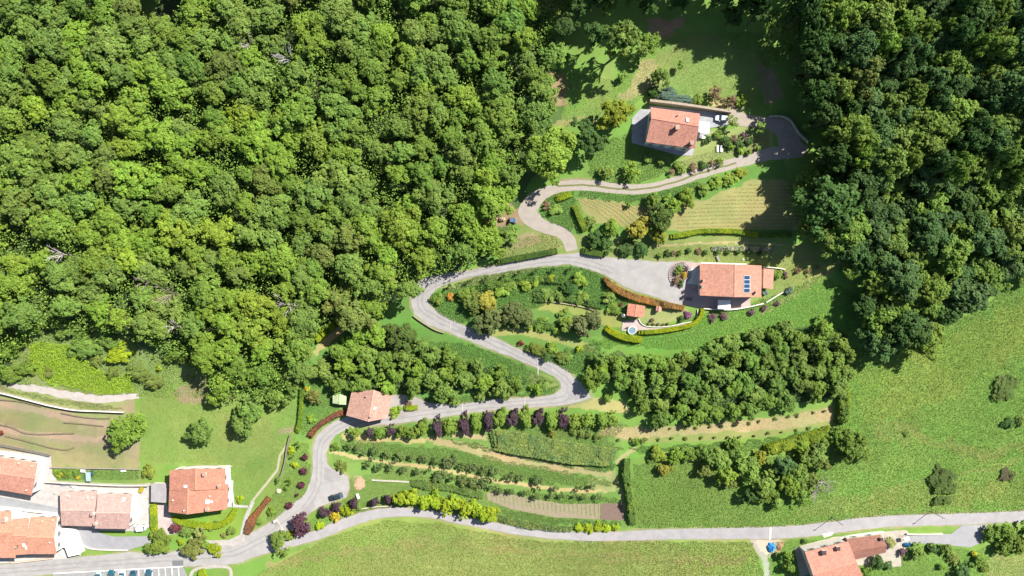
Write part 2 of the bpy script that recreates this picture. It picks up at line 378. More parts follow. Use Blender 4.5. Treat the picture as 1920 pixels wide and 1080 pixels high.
# orchard
gp([(625, 830), (640, 810), (760, 790), (1000, 770), (1170, 790), (1160, 860), (1180, 990), (1000, 995), (740, 960), (640, 970), (655, 900), (620, 870)], (.095, .165, .036), 3)
gp([(640, 812), (700, 815), (800, 822), (800, 832), (700, 830), (645, 828)], (.3, .25, .11), 3)
gp(rpoly([(800, 822, 4), (850, 833, 8), (930, 853, 11), (1020, 873, 9), (1100, 883, 7), (1150, 890, 6)]), 'tan', 3)
gp(rpoly([(850, 812), (900, 818), (915, 822)], 5), 'tan', 3)
gp(rpoly([(618, 846), (660, 855), (720, 865), (800, 876), (900, 895), (1000, 912), (1080, 921), (1150, 918)], 3.5), (.32, .26, .12), 2)
gp([(640, 862), (700, 870), (900, 915), (900, 935), (700, 900), (640, 900)], (.11, .185, .04), 4)
gp([(1100, 895), (1155, 895), (1158, 920), (1110, 920)], (.2, .21, .08), 4)
gp([(1130, 800), (1200, 800), (1300, 795), (1430, 785), (1560, 760), (1562, 800), (1440, 818), (1290, 828), (1200, 830), (1140, 820)], (.17, .19, .06), 3)
gp(rpoly([(1125, 808, 8), (1200, 812, 10), (1300, 805, 8), (1400, 797, 10), (1480, 792, 11), (1562, 775, 13)]), 'tan', 3)
gp(rpoly([(1195, 838), (1170, 855), (1155, 870)], 4), 'tan', 2)
gp(rpoly([(1150, 880), (1165, 930), (1172, 960)], 4), 'dry', 2)
gp(rpoly([(674, 905), (674, 907)], 10) if 0 else [(665, 893), (678, 892), (685, 900), (684, 912), (677, 920), (667, 918), (663, 905)], (.28, .2, .14), 1)
# bottom right gardens
gp([(1440, 1015), (1700, 985), (1800, 1000), (1830, 1025), (1990, 985), (1990, 1120), (1440, 1120)], (.1, .18, .032), 3)
gp([(1860, 1040), (1990, 1040), (1990, 1120), (1840, 1120)], (.17, .2, .06), 8)
gp(rpoly([(1415, 1012, 8), (1425, 1035, 6), (1435, 1060, 5), (1445, 1100, 5)]), 'gravel', 4)
gp([(1415, 1008), (1465, 1008), (1465, 1020), (1440, 1045), (1425, 1030)], (.38, .33, .26), 3)
gp([(1455, 1015), (1475, 1015), (1462, 1035), (1452, 1040)], (.3, .2, .12), 2)

def build_ground():
    def axis(lo, hi, st):
        a = list(np.arange(lo, hi + .01, st)); s = st
        left, right = [], []
        x = lo
        while x > -1600: s *= 1.35; x -= s; left.append(x)
        s = st; x = hi
        while x < 1600: s *= 1.35; x += s; right.append(x)
        return np.array(left[::-1] + a + right)
    ax = axis(-178, 178, .42); ay = axis(-106, 106, .42)
    X, Y = np.meshgrid(ax, ay); x = X.ravel(); y = Y.ravel(); z = f(x, y)
    s = K * (H - z) / H; px = 960 + x / s; py = 540 - y / s
    n1 = fbm(x + 500, y + 500, 14, 3, 4); n2 = fbm(x + 500, y + 500, 2.4, 9, 3)
    col = np.tile(np.array(CG['meadow']), (len(x), 1)).astype(float)
    wx = (fbm(x + 700, y + 700, 3.0, 21, 3) - .5) * 2; wy = (fbm(x + 700, y + 700, 3.0, 31, 3) - .5) * 2
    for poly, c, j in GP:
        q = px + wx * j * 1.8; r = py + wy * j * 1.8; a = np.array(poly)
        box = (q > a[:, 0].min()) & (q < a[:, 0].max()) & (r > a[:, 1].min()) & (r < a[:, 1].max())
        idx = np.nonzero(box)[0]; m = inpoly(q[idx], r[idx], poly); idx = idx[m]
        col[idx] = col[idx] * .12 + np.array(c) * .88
    col *= (.78 + .44 * n1)[:, None] * (.92 + .16 * n2)[:, None]
    # patches where the grass is drier (warmer) or wetter (greener)
    w = np.clip((fbm(x + 300, y + 300, 9, 41, 4) - .5) * 3, -1, 1)
    col[:, 0] *= 1 + .16 * w; col[:, 2] *= 1 + .1 * w
    nx, ny = len(ax), len(ay)
    i = (np.arange(ny - 1)[:, None] * nx + np.arange(nx - 1)[None, :]).ravel()
    F = np.stack([i, i + 1, i + nx + 1, i + nx], 1)
    me = mesh_np('ground', np.stack([x, y, z], 1), F, M['ground'], col, smooth_=True)
    tag(link('ground', me), kind='structure')

# ================================================================ ROADS, YARDS
ROADC = (.325, .31, .30)
DRIVE = [(1000, 492), (985, 494)]
north = [(1300, 490), (1240, 491), (1193, 488), (1143, 483), (1088, 474), (1053, 477), (993, 485), (927, 498), (870, 510), (827, 515), (795, 523), (775, 538), (770, 567), (777, 588), (800, 607), (843, 624), (893, 645),
         (953, 667), (1003, 688), (1035, 703), (1050, 716), (1052, 727), (1040, 738), (1015, 744), (980, 746), (933, 748), (867, 757), (820, 758), (795, 752), (775, 742), (735, 741), (716, 742)]
west = [(690, 770), (650, 782), (625, 792), (606, 804), (592, 822), (586, 843), (587, 870), (582, 903), (570, 930), (543, 950), (517, 973), (483, 993), (457, 1007), (430, 1017)]
main_top = [(400, 1024), (350, 1030), (287, 1040), (243, 1034), (200, 1040), (150, 1045), (100, 1048), (50, 1054), (-70, 1064)]
main_bot = [(-70, 1092), (113, 1075), (220, 1069), (340, 1062), (400, 1060), (443, 1057), (480, 1043), (510, 1034), (547, 1025)]
east = [(552, 1008), (545, 1000), (560, 978), (573, 967), (600, 950), (625, 940), (650, 932), (655, 915), (652, 893), (640, 886), (623, 880), (613, 868), (612, 850), (618, 832), (630, 815), (650, 804), (693, 798),
        (733, 796), (770, 791), (800, 787), (867, 776), (933, 768), (1000, 764), (1063, 759), (1110, 746), (1088, 718), (1060, 693), (1027, 676), (977, 657), (920, 630), (860, 607), (827, 590), (807, 573),
        (806, 557), (817, 543), (843, 529), (893, 518), (960, 507), (1027, 498), (1067, 495), (1093, 502), (1127, 512), (1160, 532), (1190, 546), (1220, 554), (1258, 568), (1279, 573), (1279, 547), (1300, 535)]
def closed(p, hw):
    q = p + [p[0]]; L_, R_ = ribbon([(a[0], a[1], hw) for a in q], None, 2); return L_ + R_[::-1]
for seg in (north, west, main_top, main_bot, east): gp(rpoly([(a[0], a[1], 2.6) for a in seg]), (.2, .185, .1), 1.6)
drape('road', north + west + main_top + main_bot + east, .05, M['asphalt'], ROADC, .22)
LOW = [(546, 1016, 9), (575, 1008, 9), (600, 1001, 9), (640, 984, 9.5), (690, 967, 9), (740, 960, 8.5), (800, 963, 7), (850, 972, 7), (900, 982, 7), (967, 994, 7.5), (1040, 1003, 7.5), (1120, 1006, 8), (1200, 1004, 9), (1280, 1001, 9.5),
       (1360, 1000, 10), (1440, 999, 11), (1500, 996, 11), (1560, 989, 11), (1620, 981, 11), (1700, 976, 10.5), (1800, 973, 10.5), (1920, 968, 10), (2000, 964, 10)]
gp(rpoly([(a[0], a[1], a[2] + 2.6) for a in LOW]), (.2, .19, .1), 1.6)
build_ground()
drape('lane', rpoly(LOW), .075, M['asphalt'], (.315, .30, .305), .2)
CL = [(1150, 508), (1080, 487), (1020, 488), (950, 500), (880, 515), (820, 532), (790, 550), (790, 575), (810, 592), (855, 615), (920, 640), (980, 668), (1040, 697), (1068, 722), (1062, 745), (1030, 752), (950, 758), (860, 766), (800, 773), (740, 781), (690, 787), (640, 798), (604, 830), (598, 870), (597, 905), (582, 940), (548, 972), (500, 1006), (440, 1036), (380, 1043), (200, 1056), (50, 1067), (-60, 1076)]
for sd in (-4.2, 4.2):
    A_, B_ = ribbon([(x, y, abs(sd)) for x, y in CL], None, 2); c_ = A_ if sd < 0 else B_
    drape('wheel_track', rpoly([(x, y, 1.3) for x, y in c_], None), .068, M['asphalt'], (.275, .26, .26), .22)
for q in ([(560, 960), (585, 940), (592, 950), (570, 972)], [(905, 750), (925, 748), (927, 757), (907, 759)], [(1065, 735), (1085, 733), (1088, 748), (1068, 750)], [(610, 875), (640, 890), (636, 905), (608, 900)], [(150, 1052), (185, 1050), (186, 1058), (151, 1061)], [(860, 612), (878, 620), (873, 630), (856, 621)]):
    drape('asphalt_patch', q, .085, M['asphalt'], (.285, .27, .268), .3)
drape('track', rpoly([(1072, 470, 12), (1066, 450, 12), (1050, 435, 11), (1020, 425, 12), (1000, 412, 16), (990, 398, 18), (1000, 378, 16), (1025, 360, 10), (1060, 349, 10), (1110, 348, 10), (1160, 354, 9.5), (1210, 354, 9), (1260, 343, 9), (1310, 326, 9.5),
      (1370, 308, 10), (1430, 292, 11), (1465, 286, 12), (1505, 287, 8)]), .05, M['gravel'], (.34, .30, .26), .16)
drape('verge', rpoly([(1045, 349), (1080, 347), (1110, 348), (1160, 354), (1210, 354), (1260, 343), (1310, 326), (1350, 314), (1380, 306)], 1.6), .075, M['gravel'], (.15, .16, .06), .14)
drape('track', [(1360, 232), (1345, 205), (1375, 205), (1400, 214), (1432, 220), (1452, 219), (1474, 226), (1489, 243), (1502, 264), (1514, 280), (1508, 291), (1486, 294), (1468, 290), (1460, 276), (1456, 254), (1437, 241), (1400, 238)], .075, M['gravel'], (.34, .29, .24), .15)
drape('driveway', [(1803, 985), (1852, 983), (1845, 1000), (1837, 1018), (1820, 1026), (1787, 1023), (1760, 1019), (1707, 1019), (1697, 1003), (1783, 1001)], .1, M['asphalt'], (.29, .285, .30), .05)
drape('car_park', [(100, 1074), (240, 1068), (343, 1062), (352, 1080), (352, 1120), (100, 1120)], .1, M['paving'], (.27, .27, .265))
drape('asphalt_patch', [(323, 1051.5), (344, 1050.5), (344, 1060), (324, 1061)], .1, M['asphalt'], (.15, .15, .16))
for k, (a, b, w) in enumerate([((100, 1075), (343, 1062), .8)] + [((x, 1066 - (x - 260) * .03), (x + 2, 1100), .7) for x in (209, 222, 234, 247, 260, 272, 285, 297.5, 310, 322.5, 335)]):
    drape('parking_line', rpoly([a, b], w), .125, M['line'], (.8, .8, .8))
for a, b in (((1008, 672), (1009, 702)), ((867, 756), (867, 779)), ((984, 744), (984, 766)), ((846, 602), (843, 620)), ((1445, 988), (1443, 1012)), ((519, 973), (529, 990))):
    drape('drainage_channel', rpoly([a, b], .9 if a[0] != 1445 else 2.4), .125, M['paving'], (.46, .44, .41))
drape('yard', [(1185, 222), (1200, 205), (1216, 205), (1217, 198), (1345, 211), (1368, 214), (1362, 236), (1330, 240), (1332, 250), (1308, 262), (1298, 292), (1275, 292), (1184, 268)], .12, M['paving'], (.33, .33, .34))
drape('patio', [(1284, 492), (1400, 494), (1400, 503), (1312, 503), (1312, 555), (1407, 555), (1407, 574), (1372, 580), (1318, 579), (1281, 571), (1279, 545), (1302, 530), (1296, 505)], .12, M['paving'], (.42, .32, .29))
drape('patio', [(1314, 491.5), (1398, 494.5), (1398, 499), (1314, 496)], .145, M['paving'], (.72, .68, .6))
drape('patio', [(1296, 503), (1312, 503), (1311, 535), (1300, 533), (1287, 532), (1296, 520)], .145, M['paving'], (.7, .68, .64))
drape('patio', [(1168, 602), (1195, 600), (1207, 609), (1215, 613), (1260, 612), (1300, 602), (1304, 606), (1265, 617), (1200, 623), (1165, 620)], .1, M['paving'], (.42, .34, .32))
drape('yard', [(715, 741), (735, 742), (770, 742), (795, 752), (800, 768), (735, 788), (727, 786), (720, 760)], .09, M['asphalt'], (.31, .285, .27))
drape('yard', [(-60, 835), (96, 855), (98, 885), (110, 905), (180, 905), (262, 908), (282, 905), (282, 988), (262, 996), (100, 992), (100, 970), (-60, 955)], .1, M['paving'], (.41, .385, .37))
drape('lane', [(-60, 925), (0, 931), (60, 942), (111, 952), (111, 966), (60, 957), (0, 948), (-60, 945)], .125, M['asphalt'], (.27, .28, .30))
drape('yard', [(-60, 950), (0, 950), (60, 962), (112, 970), (116, 985), (137, 990), (140, 1000), (152, 1042), (127, 1047), (50, 1053), (-60, 1060)], .11, M['paving'], (.46, .43, .41))
drape('driveway', [(136, 988), (183, 992), (190, 1000), (215, 1006), (275, 1005), (285, 1018), (240, 1031), (180, 1029), (160, 1024), (148, 1012)], .15, M['asphalt'], (.28, .28, .30))
drape('lawn', [(183, 993), (262, 994), (262, 1003), (225, 1009), (200, 1007), (188, 1000)], .19, M['ground'], (1, 1, 1)) if 0 else None
drape('path', rpoly([(475, 940, 3), (468, 955, 3.5), (460, 975, 3.5), (455, 1000, 4.5), (452, 1015, 6)]), .06, M['paving'], (.37, .35, .33))
drape('path', [(355, 1006), (375, 1012), (395, 1013), (430, 1012), (455, 1000), (460, 1015), (440, 1024), (400, 1020), (370, 1018)], .07, M['paving'], (.38, .35, .33))
drape('path', rpoly([(402, 946, 4), (432, 948, 3), (465, 950, 2)]), .06, M['paving'], (.4, .38, .36))
drape('driveway', [(290, 943), (313, 945), (318, 962), (325, 972), (332, 985), (335, 1000), (315, 1003), (290, 998)], .08, M['paving'], (.43, .36, .345))
drape('path', rpoly([(470, 943), (505, 900), (520, 880), (525, 855), (538, 835)], 2.2), .05, M['gravel'], (.35, .32, .22), .15)
drape('gravel_bank', rpoly([(18, 722, 4), (50, 727, 6), (90, 733, 7), (130, 741, 8), (170, 747, 8), (215, 747, 8), (258, 741, 5)]), .06, M['gravel'], (.42, .38, .35), .5)
drape('path', rpoly([(356, 1110), (357, 1085), (364, 1069), (385, 1064), (415, 1062), (431, 1066), (434, 1085), (433, 1110)], 3), .1, M['paving'], (.38, .35, .31))
drape('yard', [(1490, 1030), (1500, 1023), (1560, 1007), (1590, 1004), (1650, 996), (1700, 994), (1705, 1004), (1700, 1030), (1688, 1040), (1690, 1062), (1650, 1065), (1612, 1060), (1500, 1080)], .06, M['paving'], (.38, .34, .28), .2)
drape('kerb_ramp', [(1541, 1001), (1563, 997), (1560, 1003), (1545, 1008)], .12, M['paving'], (.6, .57, .5))
drape('field', [(912, 925), (925, 920), (1000, 935), (1060, 945), (1125, 944), (1125, 974), (1040, 970), (960, 955), (915, 938)], .05, M['soil'], (.25, .212, .14), .15)
drape('field', [(1126, 944), (1166, 943), (1171, 972), (1167, 976), (1126, 974)], .05, M['soil'], (.17, .12, .095), .15)

# ================================================================ BUILDINGS
def plane_z(a, b, c):
    n = (b - a).cross(c - a); return lambda x, y: a.z - (n.x * (x - a.x) + n.y * (y - a.y)) / n.z
def slab(mb, q, th, uv=True):
    """a roof slope: quad q with q0-q3 its ridge/eave ends, thickness down"""
    e = (q[3] - q[0]); e = e.normalized(); n = (q[1] - q[0]).cross(q[3] - q[0]).normalized()
    if n.z < 0: n = -n
    s = n.cross(e)
    lo = [p - n * th for p in q]; U = [((p - q[0]).dot(e), (p - q[0]).dot(s)) for p in q]
    ring = list(range(len(q)))
    top = [q[i] for i in ring]; area = sum((top[i].x * top[(i + 1) % len(q)].y - top[(i + 1) % len(q)].x * top[i].y) for i in ring)
    if area < 0: ring = ring[::-1]
    mb.face([q[i] for i in ring], [U[i] for i in ring]); mb.face([lo[i] for i in ring[::-1]], [U[i] for i in ring[::-1]])
    for k in range(len(ring)):
        i, j = ring[k], ring[(k + 1) % len(ring)]
        mb.face([lo[i], lo[j], q[j], q[i]], [(U[i][0], 0), (U[j][0], 0), (U[j][0], th), (U[i][0], th)])
def windows(parent, a, b, zb, zt, org, shut=(.2, .1, .05), step=3.4, door=False):
    """window parts (with a pane each) along the wall from a to b (outside on the right-hand side)"""
    d = Vector((b.x - a.x, b.y - a.y, 0)); L = d.length
    if L < 2.4: return
    d.normalize(); nrm = Vector((d.y, -d.x, 0)); n = max(1, int(L / step)); ang = math.atan2(d.y, d.x)
    floors = [zt - 1.75] + ([zt - 4.6] if zt - zb > 5.0 else [])
    for fz in floors:
        for k in range(n):
            c = Vector((a.x, a.y, 0)) + d * (L * (k + .5) / n)
            if fz - .9 < zb + .5 and fz != floors[0]: continue
            m = MB(); w, h = 1.05, 1.3
            for s in (-1, 1):
                m.box((s * (w / 2 + .05), 0, 0), (.1, .09, h + .2)); m.box((s * (w / 2 + .36), .0, 0), (.44, .05, h))
            m.box((0, 0, h / 2 + .05), (w, .09, .1)); m.box((0, -.03, -h / 2 - .06), (w + .2, .16, .06))
            o = m.build('window', M['wood'], parent, c + nrm * .02 + Vector((0, 0, fz)) - org, shut, (0, 0, ang))
            g = MB(); g.box((0, .0, 0), (w, .05, h)); g.build('pane', M['glass'], o, (0, 0, 0), (.05, .07, .09))
def house(name, label, blocks, at, roofc, wallc, group=None, shut=(.42, .38, .34)):
    """blocks: dict(q=[A,B,C,D], r=(R1,R2), e=eave height, t=ridge height) in photo pixels and metres; A-B and D-C are the gable ends"""
    org = G(*at); z0 = org.z; t = thing(name, label, 'house', org, None, group); out = []
    for bl in blocks:
        ze, zr = z0 + bl['e'], z0 + bl['t']; ee = bl.get('e2', bl['e']) + z0
        A, D = (Vector((*PZ(*bl['q'][i], ze), ze)) for i in (0, 3)); B, C = (Vector((*PZ(*bl['q'][i], ee), ee)) for i in (1, 2))
        R1, R2 = (Vector((*PZ(*p, zr), zr)) for p in bl['r'])
        rc = bl.get('c', roofc); rm = MB(); slab(rm, [A - org, R1 - org, R2 - org, D - org], .2); slab(rm, [R1 - org, B - org, C - org, R2 - org], .2)
        roof = rm.build('roof', M['tile'], t, (0, 0, 0), rc)
        cap = MB(); cap.tube(R1 - org + Vector((0, 0, -.03)), R2 - org + Vector((0, 0, -.03)), .17, .17, 8)
        cap.build('ridge_cap', M['stone'], roof, (0, 0, 0), [min(1, c * 1.1) for c in rc])
        cx = (A + B + C + D) / 4; ov = bl.get('ov', .55)
        def ins(p, k=1.):
            v = Vector((cx.x - p.x, cx.y - p.y, 0)); l = v.length; return Vector((p.x, p.y, 0)) + v * min(.4, ov * 1.3 * k / l)
        a, b, c, d, r1, r2 = (ins(p) for p in (A, B, C, D, R1, R2))
        gmin = min(float(f(p.x, p.y)) for p in (a, b, c, d)) - .6
        p1 = plane_z(A, R1, D); p2 = plane_z(R1, B, C)
        w = MB(); up = lambda p, g=0: Vector((p.x, p.y, min(p1(p.x, p.y), p2(p.x, p.y)) - .24)) - org; dn = lambda p: Vector((p.x, p.y, gmin)) - org
        # walls as one closed shell: two long sides, two gabled ends
        for u, v in ((b, c), (d, a)): w.face([dn(u), dn(v), up(v), up(u)])
        w.face([dn(a), dn(b), up(b), up(r1), up(a)]); w.face([dn(c), dn(d), up(d), up(r2), up(c)])
        w.face([up(a), up(r1), up(r2), up(d)]); w.face([up(r1), up(b), up(c), up(r2)]); w.face([dn(a), dn(d), dn(c), dn(b)])
        w.build('wall', M['plaster'], t, (0, 0, 0), bl.get('w', wallc))
        ccw = (b - a).cross(c - b).z > 0
        for u, v in ((a, b), (b, c), (c, d), (d, a)):
            if not bl.get('win', True): break
            u2, v2 = (u, v) if ccw else (v, u)
            zz = float(f((u.x + v.x) / 2, (u.y + v.y) / 2))
            windows(t, u2, v2, zz, min(ze, ee), org, shut)
        out.append((roof, lambda x, y, p1=p1, p2=p2: min(p1(x, y), p2(x, y))))
    t_ = t
    def on_roof(px, py, kind, i=0, **kw):
        roof, fz = out[i]; z = z0 + 5
        for _ in range(5): x, y = PZ(px, py, z + kw.get('h', 1.) * .7); z = fz(x, y)
        p = Vector((x, y, z)) - org
        if kind == 'chimney':
            s = kw.get('s', .7); h = kw.get('h', 1.3); m = MB(); m.box((0, 0, h / 2 - .4), (s, s * 1.2, h + .4)); c = m.build('chimney', M['plaster'], roof, p, kw.get('c', (.5, .4, .33)))
            m = MB(); m.box((0, 0, h + .02), (s * 1.35, s * 1.55, .1))
            for a in (-1, 1): m.box((0, a * s * .45, h - .1), (s * .9, .08, .2))
            m.build('chimney_cap', M['stone'], c, (0, 0, 0), kw.get('cc', (.35, .25, .2)))
        elif kind == 'skylight':
            e = .3; n = Vector((float(fz(x - e, y) - fz(x + e, y)), float(fz(x, y - e) - fz(x, y + e)), 2 * e)).normalized()
            m = MB(); m.box((0, 0, .08), (kw.get('s', .9), kw.get('l', 1.3), .16)); sk_ = m.build('skylight', M['metal'], roof, p, (.6, .6, .6), n.to_track_quat('Z', 'Y').to_euler())
            m = MB(); m.box((0, 0, .17), (kw.get('s', .9) * .8, kw.get('l', 1.3) * .85, .04)); m.build('skylight_glass', M['glass'], sk_, (0, 0, 0), kw.get('c', (.35, .45, .5)))
        elif kind == 'vent':
            m = MB(); m.lathe([(.16, -.2), (.16, .5), (.27, .5), (.27, .6), (0, .72)], 10); m.build('roof_vent', M['metal'], roof, p, kw.get('c', (.65, .6, .52)))
        return p
    return t, on_roof, out, org

RT1 = (.43, .2, .145); WH = (.66, .64, .6)
# the upper house
t, onr, _, org = house('hillside_house', 'long terracotta-roofed house behind a stone retaining wall, highest house on the slope',
    [dict(q=[(1220, 201), (1211, 266), (1303, 279), (1312.5, 213)], r=((1220.8, 222), (1310.5, 237)), e=6.6, e2=6.0, t=8.0)], (1262, 243), RT1, WH)
onr(1270, 239, 'chimney', h=1.5, s=.9, c=(.45, .2, .13)); onr(1297, 268, 'chimney', h=1.6, s=.8, c=(.45, .2, .13)); onr(1290, 224, 'skylight'); onr(1271, 216, 'vent', c=(.2, .15, .12))
# the middle house with the solar panel
RT2 = (.48, .235, .165)
t2, onr, o2, org2 = house('villa', 'villa with pink-orange tiled roof and blue solar panel beside the gravel forecourt',
    [dict(q=[(1312.5, 494), (1428, 498), (1427.5, 557), (1312, 554)], r=((1377.5, 495.5), (1377, 557)), e=4.8, t=6.6),
     dict(q=[(1429.5, 503.5), (1451.5, 505), (1449, 542), (1428.5, 540)], r=((1432, 503.6), (1431, 540.2)), e=3.5, t=3.65, e2=2.8, win=False, ov=.35)], (1375, 528), RT2, (.75, .66, .55))
onr(1319, 526, 'chimney', h=1.6, s=.55, c=(.5, .25, .17)); onr(1317, 537, 'chimney', h=1.6, s=.6, c=(.5, .25, .17)); onr(1418, 548, 'chimney', h=1.2, s=.5, c=(.5, .25, .17))
def solar():
    roof, fz = o2[0]; z = org2.z + 5.6
    pts = []
    for p in ((1394.5, 516.5), (1406.5, 516.5), (1406.3, 548.5), (1394, 548.5)):
        zz = z
        for _ in range(6): x, y = PZ(*p, zz); zz = fz(x, y)
        pts.append(Vector((x, y, zz + .12)) - org2)
    a, b, c, d = pts; m = MB(); dz = Vector((0, 0, .08)); m.hexa([p - dz for p in (d, c, b, a)], [p for p in (d, c, b, a)])
    fr = m.build('solar_panel', M['metal'], roof, (0, 0, 0), (.5, .55, .6))
    for k in range(4):
        u0, u1 = k / 4 + .015, (k + 1) / 4 - .015; g = MB()
        q = [a.lerp(b, .06).lerp(d.lerp(c, .06), u1), a.lerp(b, .94).lerp(d.lerp(c, .94), u1), a.lerp(b, .94).lerp(d.lerp(c, .94), u0), a.lerp(b, .06).lerp(d.lerp(c, .06), u0)]
        dz = Vector((0, 0, .03)); g.hexa(q, [p + dz for p in q]); g.build('solar_cell_plate', M['glass'], fr, (0, 0, 0), (.012, .04, .09))
solar()
# the house at the bend
RT3 = (.47, .275, .215)
t3, onr, _, _o = house('roadside_house', 'pink-roofed house standing at the inner side of the road bend below the walnut trees',
    [dict(q=[(659, 736), (734.5, 743), (727, 784), (649, 779)], r=((700.6, 731), (690.6, 790.6)), e=3.8, t=5.6)], (692, 762), RT3, (.7, .62, .5))
onr(702, 766, 'skylight', s=.8, l=.9, c=(.7, .7, .65)); onr(693, 783, 'vent', c=(.15, .1, .1)); onr(686, 744, 'vent', c=(.4, .25, .2))
# lower-left detached house
RT4 = (.48, .215, .145)
t4, onr, _, _o = house('detached_house', 'red-roofed house with stepped ridges standing alone at the lower edge of the lawn',
    [dict(q=[(318, 882), (422.5, 879), (422, 917), (317.4, 920)], r=((367, 879), (366.5, 919)), e=6.0, t=7.7),
     dict(q=[(317.2, 918), (428, 908), (426, 955), (316, 960)], r=((352.5, 916), (351, 964.5)), e=5.6, t=7.3)], (372, 922), RT4, (.72, .69, .65))
onr(383, 889, 'chimney', h=1.2, s=.8, c=(.6, .45, .3)); onr(410, 911, 'chimney', h=1.2, s=.6, c=(.6, .4, .25)); onr(346, 913, 'skylight', c=(.6, .6, .55), i=0); onr(323, 939, 'vent', i=1, c=(.8, .75, .6)); onr(388, 955, 'chimney', i=1, h=1.1, s=.7, c=(.65, .5, .35))
onr(387, 942, 'skylight', i=1, s=1.4, l=1.2, c=(.75, .75, .75)); onr(394, 942, 'skylight', i=1, s=.7, l=1.2, c=(.8, .8, .8)); onr(392, 931, 'vent', i=1, c=(.8, .7, .5)); onr(344, 958, 'vent', i=1)
# grey flat garage beside it
def flat(name, label, cat, poly, h, roofc, wallc, mat='paving', at=None, over=.25):
    c = at or (sum(p[0] for p in poly) / len(poly), sum(p[1] for p in poly) / len(poly)); org = G(*c); z = org.z + h; t = thing(name, label, cat, org)
    top = [Vector((*PZ(*p, z), z)) - org for p in poly]
    ar = sum(top[i].x * top[(i + 1) % len(top)].y - top[(i + 1) % len(top)].x * top[i].y for i in range(len(top)))
    if ar < 0: top = top[::-1]
    m = MB(); dz = Vector((0, 0, .22)); m.hexa([p - dz for p in top], top); m.build('roof', M[mat], t, (0, 0, 0), roofc)
    cc = sum(top, Vector()) / len(top); wl = [p + (cc - p) * (over / max(.5, (cc - p).length)) for p in top]
    gm = min(float(f(p.x + org.x, p.y + org.y)) for p in wl) - org.z - .5
    m = MB(); m.hexa([Vector((p.x, p.y, gm)) for p in wl], [p - dz for p in wl]); m.build('wall', M['plaster'], t, (0, 0, 0), wallc)
    return t, org, top
flat('garage', 'small flat grey-roofed garage left of the stepped-roof house', 'garage', [(283, 907), (309, 908), (312, 918), (311, 943), (283, 941)], 2.8, (.3, .28, .29), (.6, .55, .5), 'asphalt')
# the row of houses at the lower left
RT5 = (.52, .25, .18)
t5, onr, _, _o = house('terrace_house', 'salmon-roofed house with tall white walls at the left edge of the photo above the lane',
    [dict(q=[(-60, 847), (-60, 908), (59, 929), (70.5, 868)], r=((-60, 880), (64.5, 897)), e=5.8, t=7.2)], (10, 905), RT5, (.74, .71, .67))
onr(34, 869, 'vent', c=(.85, .7, .5)); onr(58, 874, 'vent', c=(.85, .7, .5)); onr(48, 920, 'vent', c=(.85, .6, .5))
RT6 = (.50, .33, .285)
t6, onr, _, _o = house('double_house', 'pale pink double roof of two joined houses in the middle of the village row',
    [dict(q=[(112, 921.5), (115, 985.5), (177, 987), (182, 920.5)], r=((113.5, 957), (178, 957)), e=5.4, t=6.8),
     dict(q=[(183, 925), (177.5, 991), (241.7, 992), (247, 926)], r=((180, 961.5), (243.6, 962)), e=5.6, t=7.0)], (178, 960), RT6, (.73, .69, .64))
onr(128, 931, 'vent', c=(.8, .75, .7)); onr(163, 934, 'vent', c=(.8, .75, .7)); onr(172, 934, 'vent', c=(.8, .75, .7)); onr(230, 938, 'skylight', i=1, c=(.7, .7, .7)); onr(173, 964, 'chimney', i=0, h=1.2, s=.7, c=(.8, .7, .6)); onr(178, 982, 'chimney', i=1, h=1., s=.6, c=(.8, .7, .6))
RT7 = (.56, .27, .18)
t7, onr, _, _o = house('village_house', 'orange-roofed house of three joined wings in the lower left corner beside the road',
    [dict(q=[(-60, 957), (-60, 1046), (28.7, 1046), (20.6, 959)], r=((-60, 998), (22, 998)), e=6.0, t=7.6),
     dict(q=[(20.5, 973), (25, 1041), (55.5, 1039), (54, 972)], r=((19.5, 1004), (50, 1004)), e=5.5, t=6.9),
     dict(q=[(58, 969), (51.5, 1039), (105.6, 1039), (107, 970)], r=((49.5, 1007), (101, 1008)), e=5.9, t=7.3)], (45, 1008), RT7, (.74, .71, .67))
onr(30, 1025, 'chimney', i=1, h=.9, s=.6, c=(.2, .12, .1)); onr(42, 1023, 'skylight', i=1, c=(.85, .75, .55)); onr(47, 1028, 'skylight', i=1, c=(.85, .75, .55)); onr(78, 978, 'vent', i=2, c=(.9, .7, .4)); onr(98, 976, 'vent', i=2, c=(.9, .7, .4)); onr(8, 975, 'chimney', i=0, h=1.3, s=.9, c=(.85, .8, .7)); onr(92, 1018, 'vent', i=2)
flat('terrace_block', 'white flat-roofed annex stepping down to the road right of the three-wing house', 'annex', [(117, 990), (137, 992), (151, 1039), (128, 1044), (122, 1028), (117, 1025)], 2.6, (.82, .79, .75), (.82, .78, .74), 'plaster')
# bottom right house with its brown annex
RT8 = (.52, .235, .17)
t8, onr, _, _o = house('farmhouse', 'salmon-roofed farmhouse cut by the lower edge of the photo near the blue tarpaulin',
    [dict(q=[(1509, 1035), (1541, 1118), (1624, 1094), (1590, 1015)], r=((1524, 1077), (1606, 1053.5)), e=5.8, t=7.2),
     dict(q=[(1587, 1010.5), (1604, 1049.5), (1661, 1036), (1651, 1002.5)], r=((1597.5, 1034), (1662.5, 1022)), e=3.6, t=4.6, c=(.27, .12, .085))], (1580, 1050), RT8, (.72, .66, .58))
onr(1545, 1036, 'chimney', h=1.2, s=.9, c=(.75, .7, .65), cc=(.08, .05, .05)); onr(1571.5, 1028.5, 'chimney', h=1.1, s=.8, c=(.75, .7, .65), cc=(.08, .05, .05)); onr(1652.5, 1010.5, 'chimney', i=1, h=1., s=.6, c=(.6, .5, .4), cc=(.08, .05, .05))
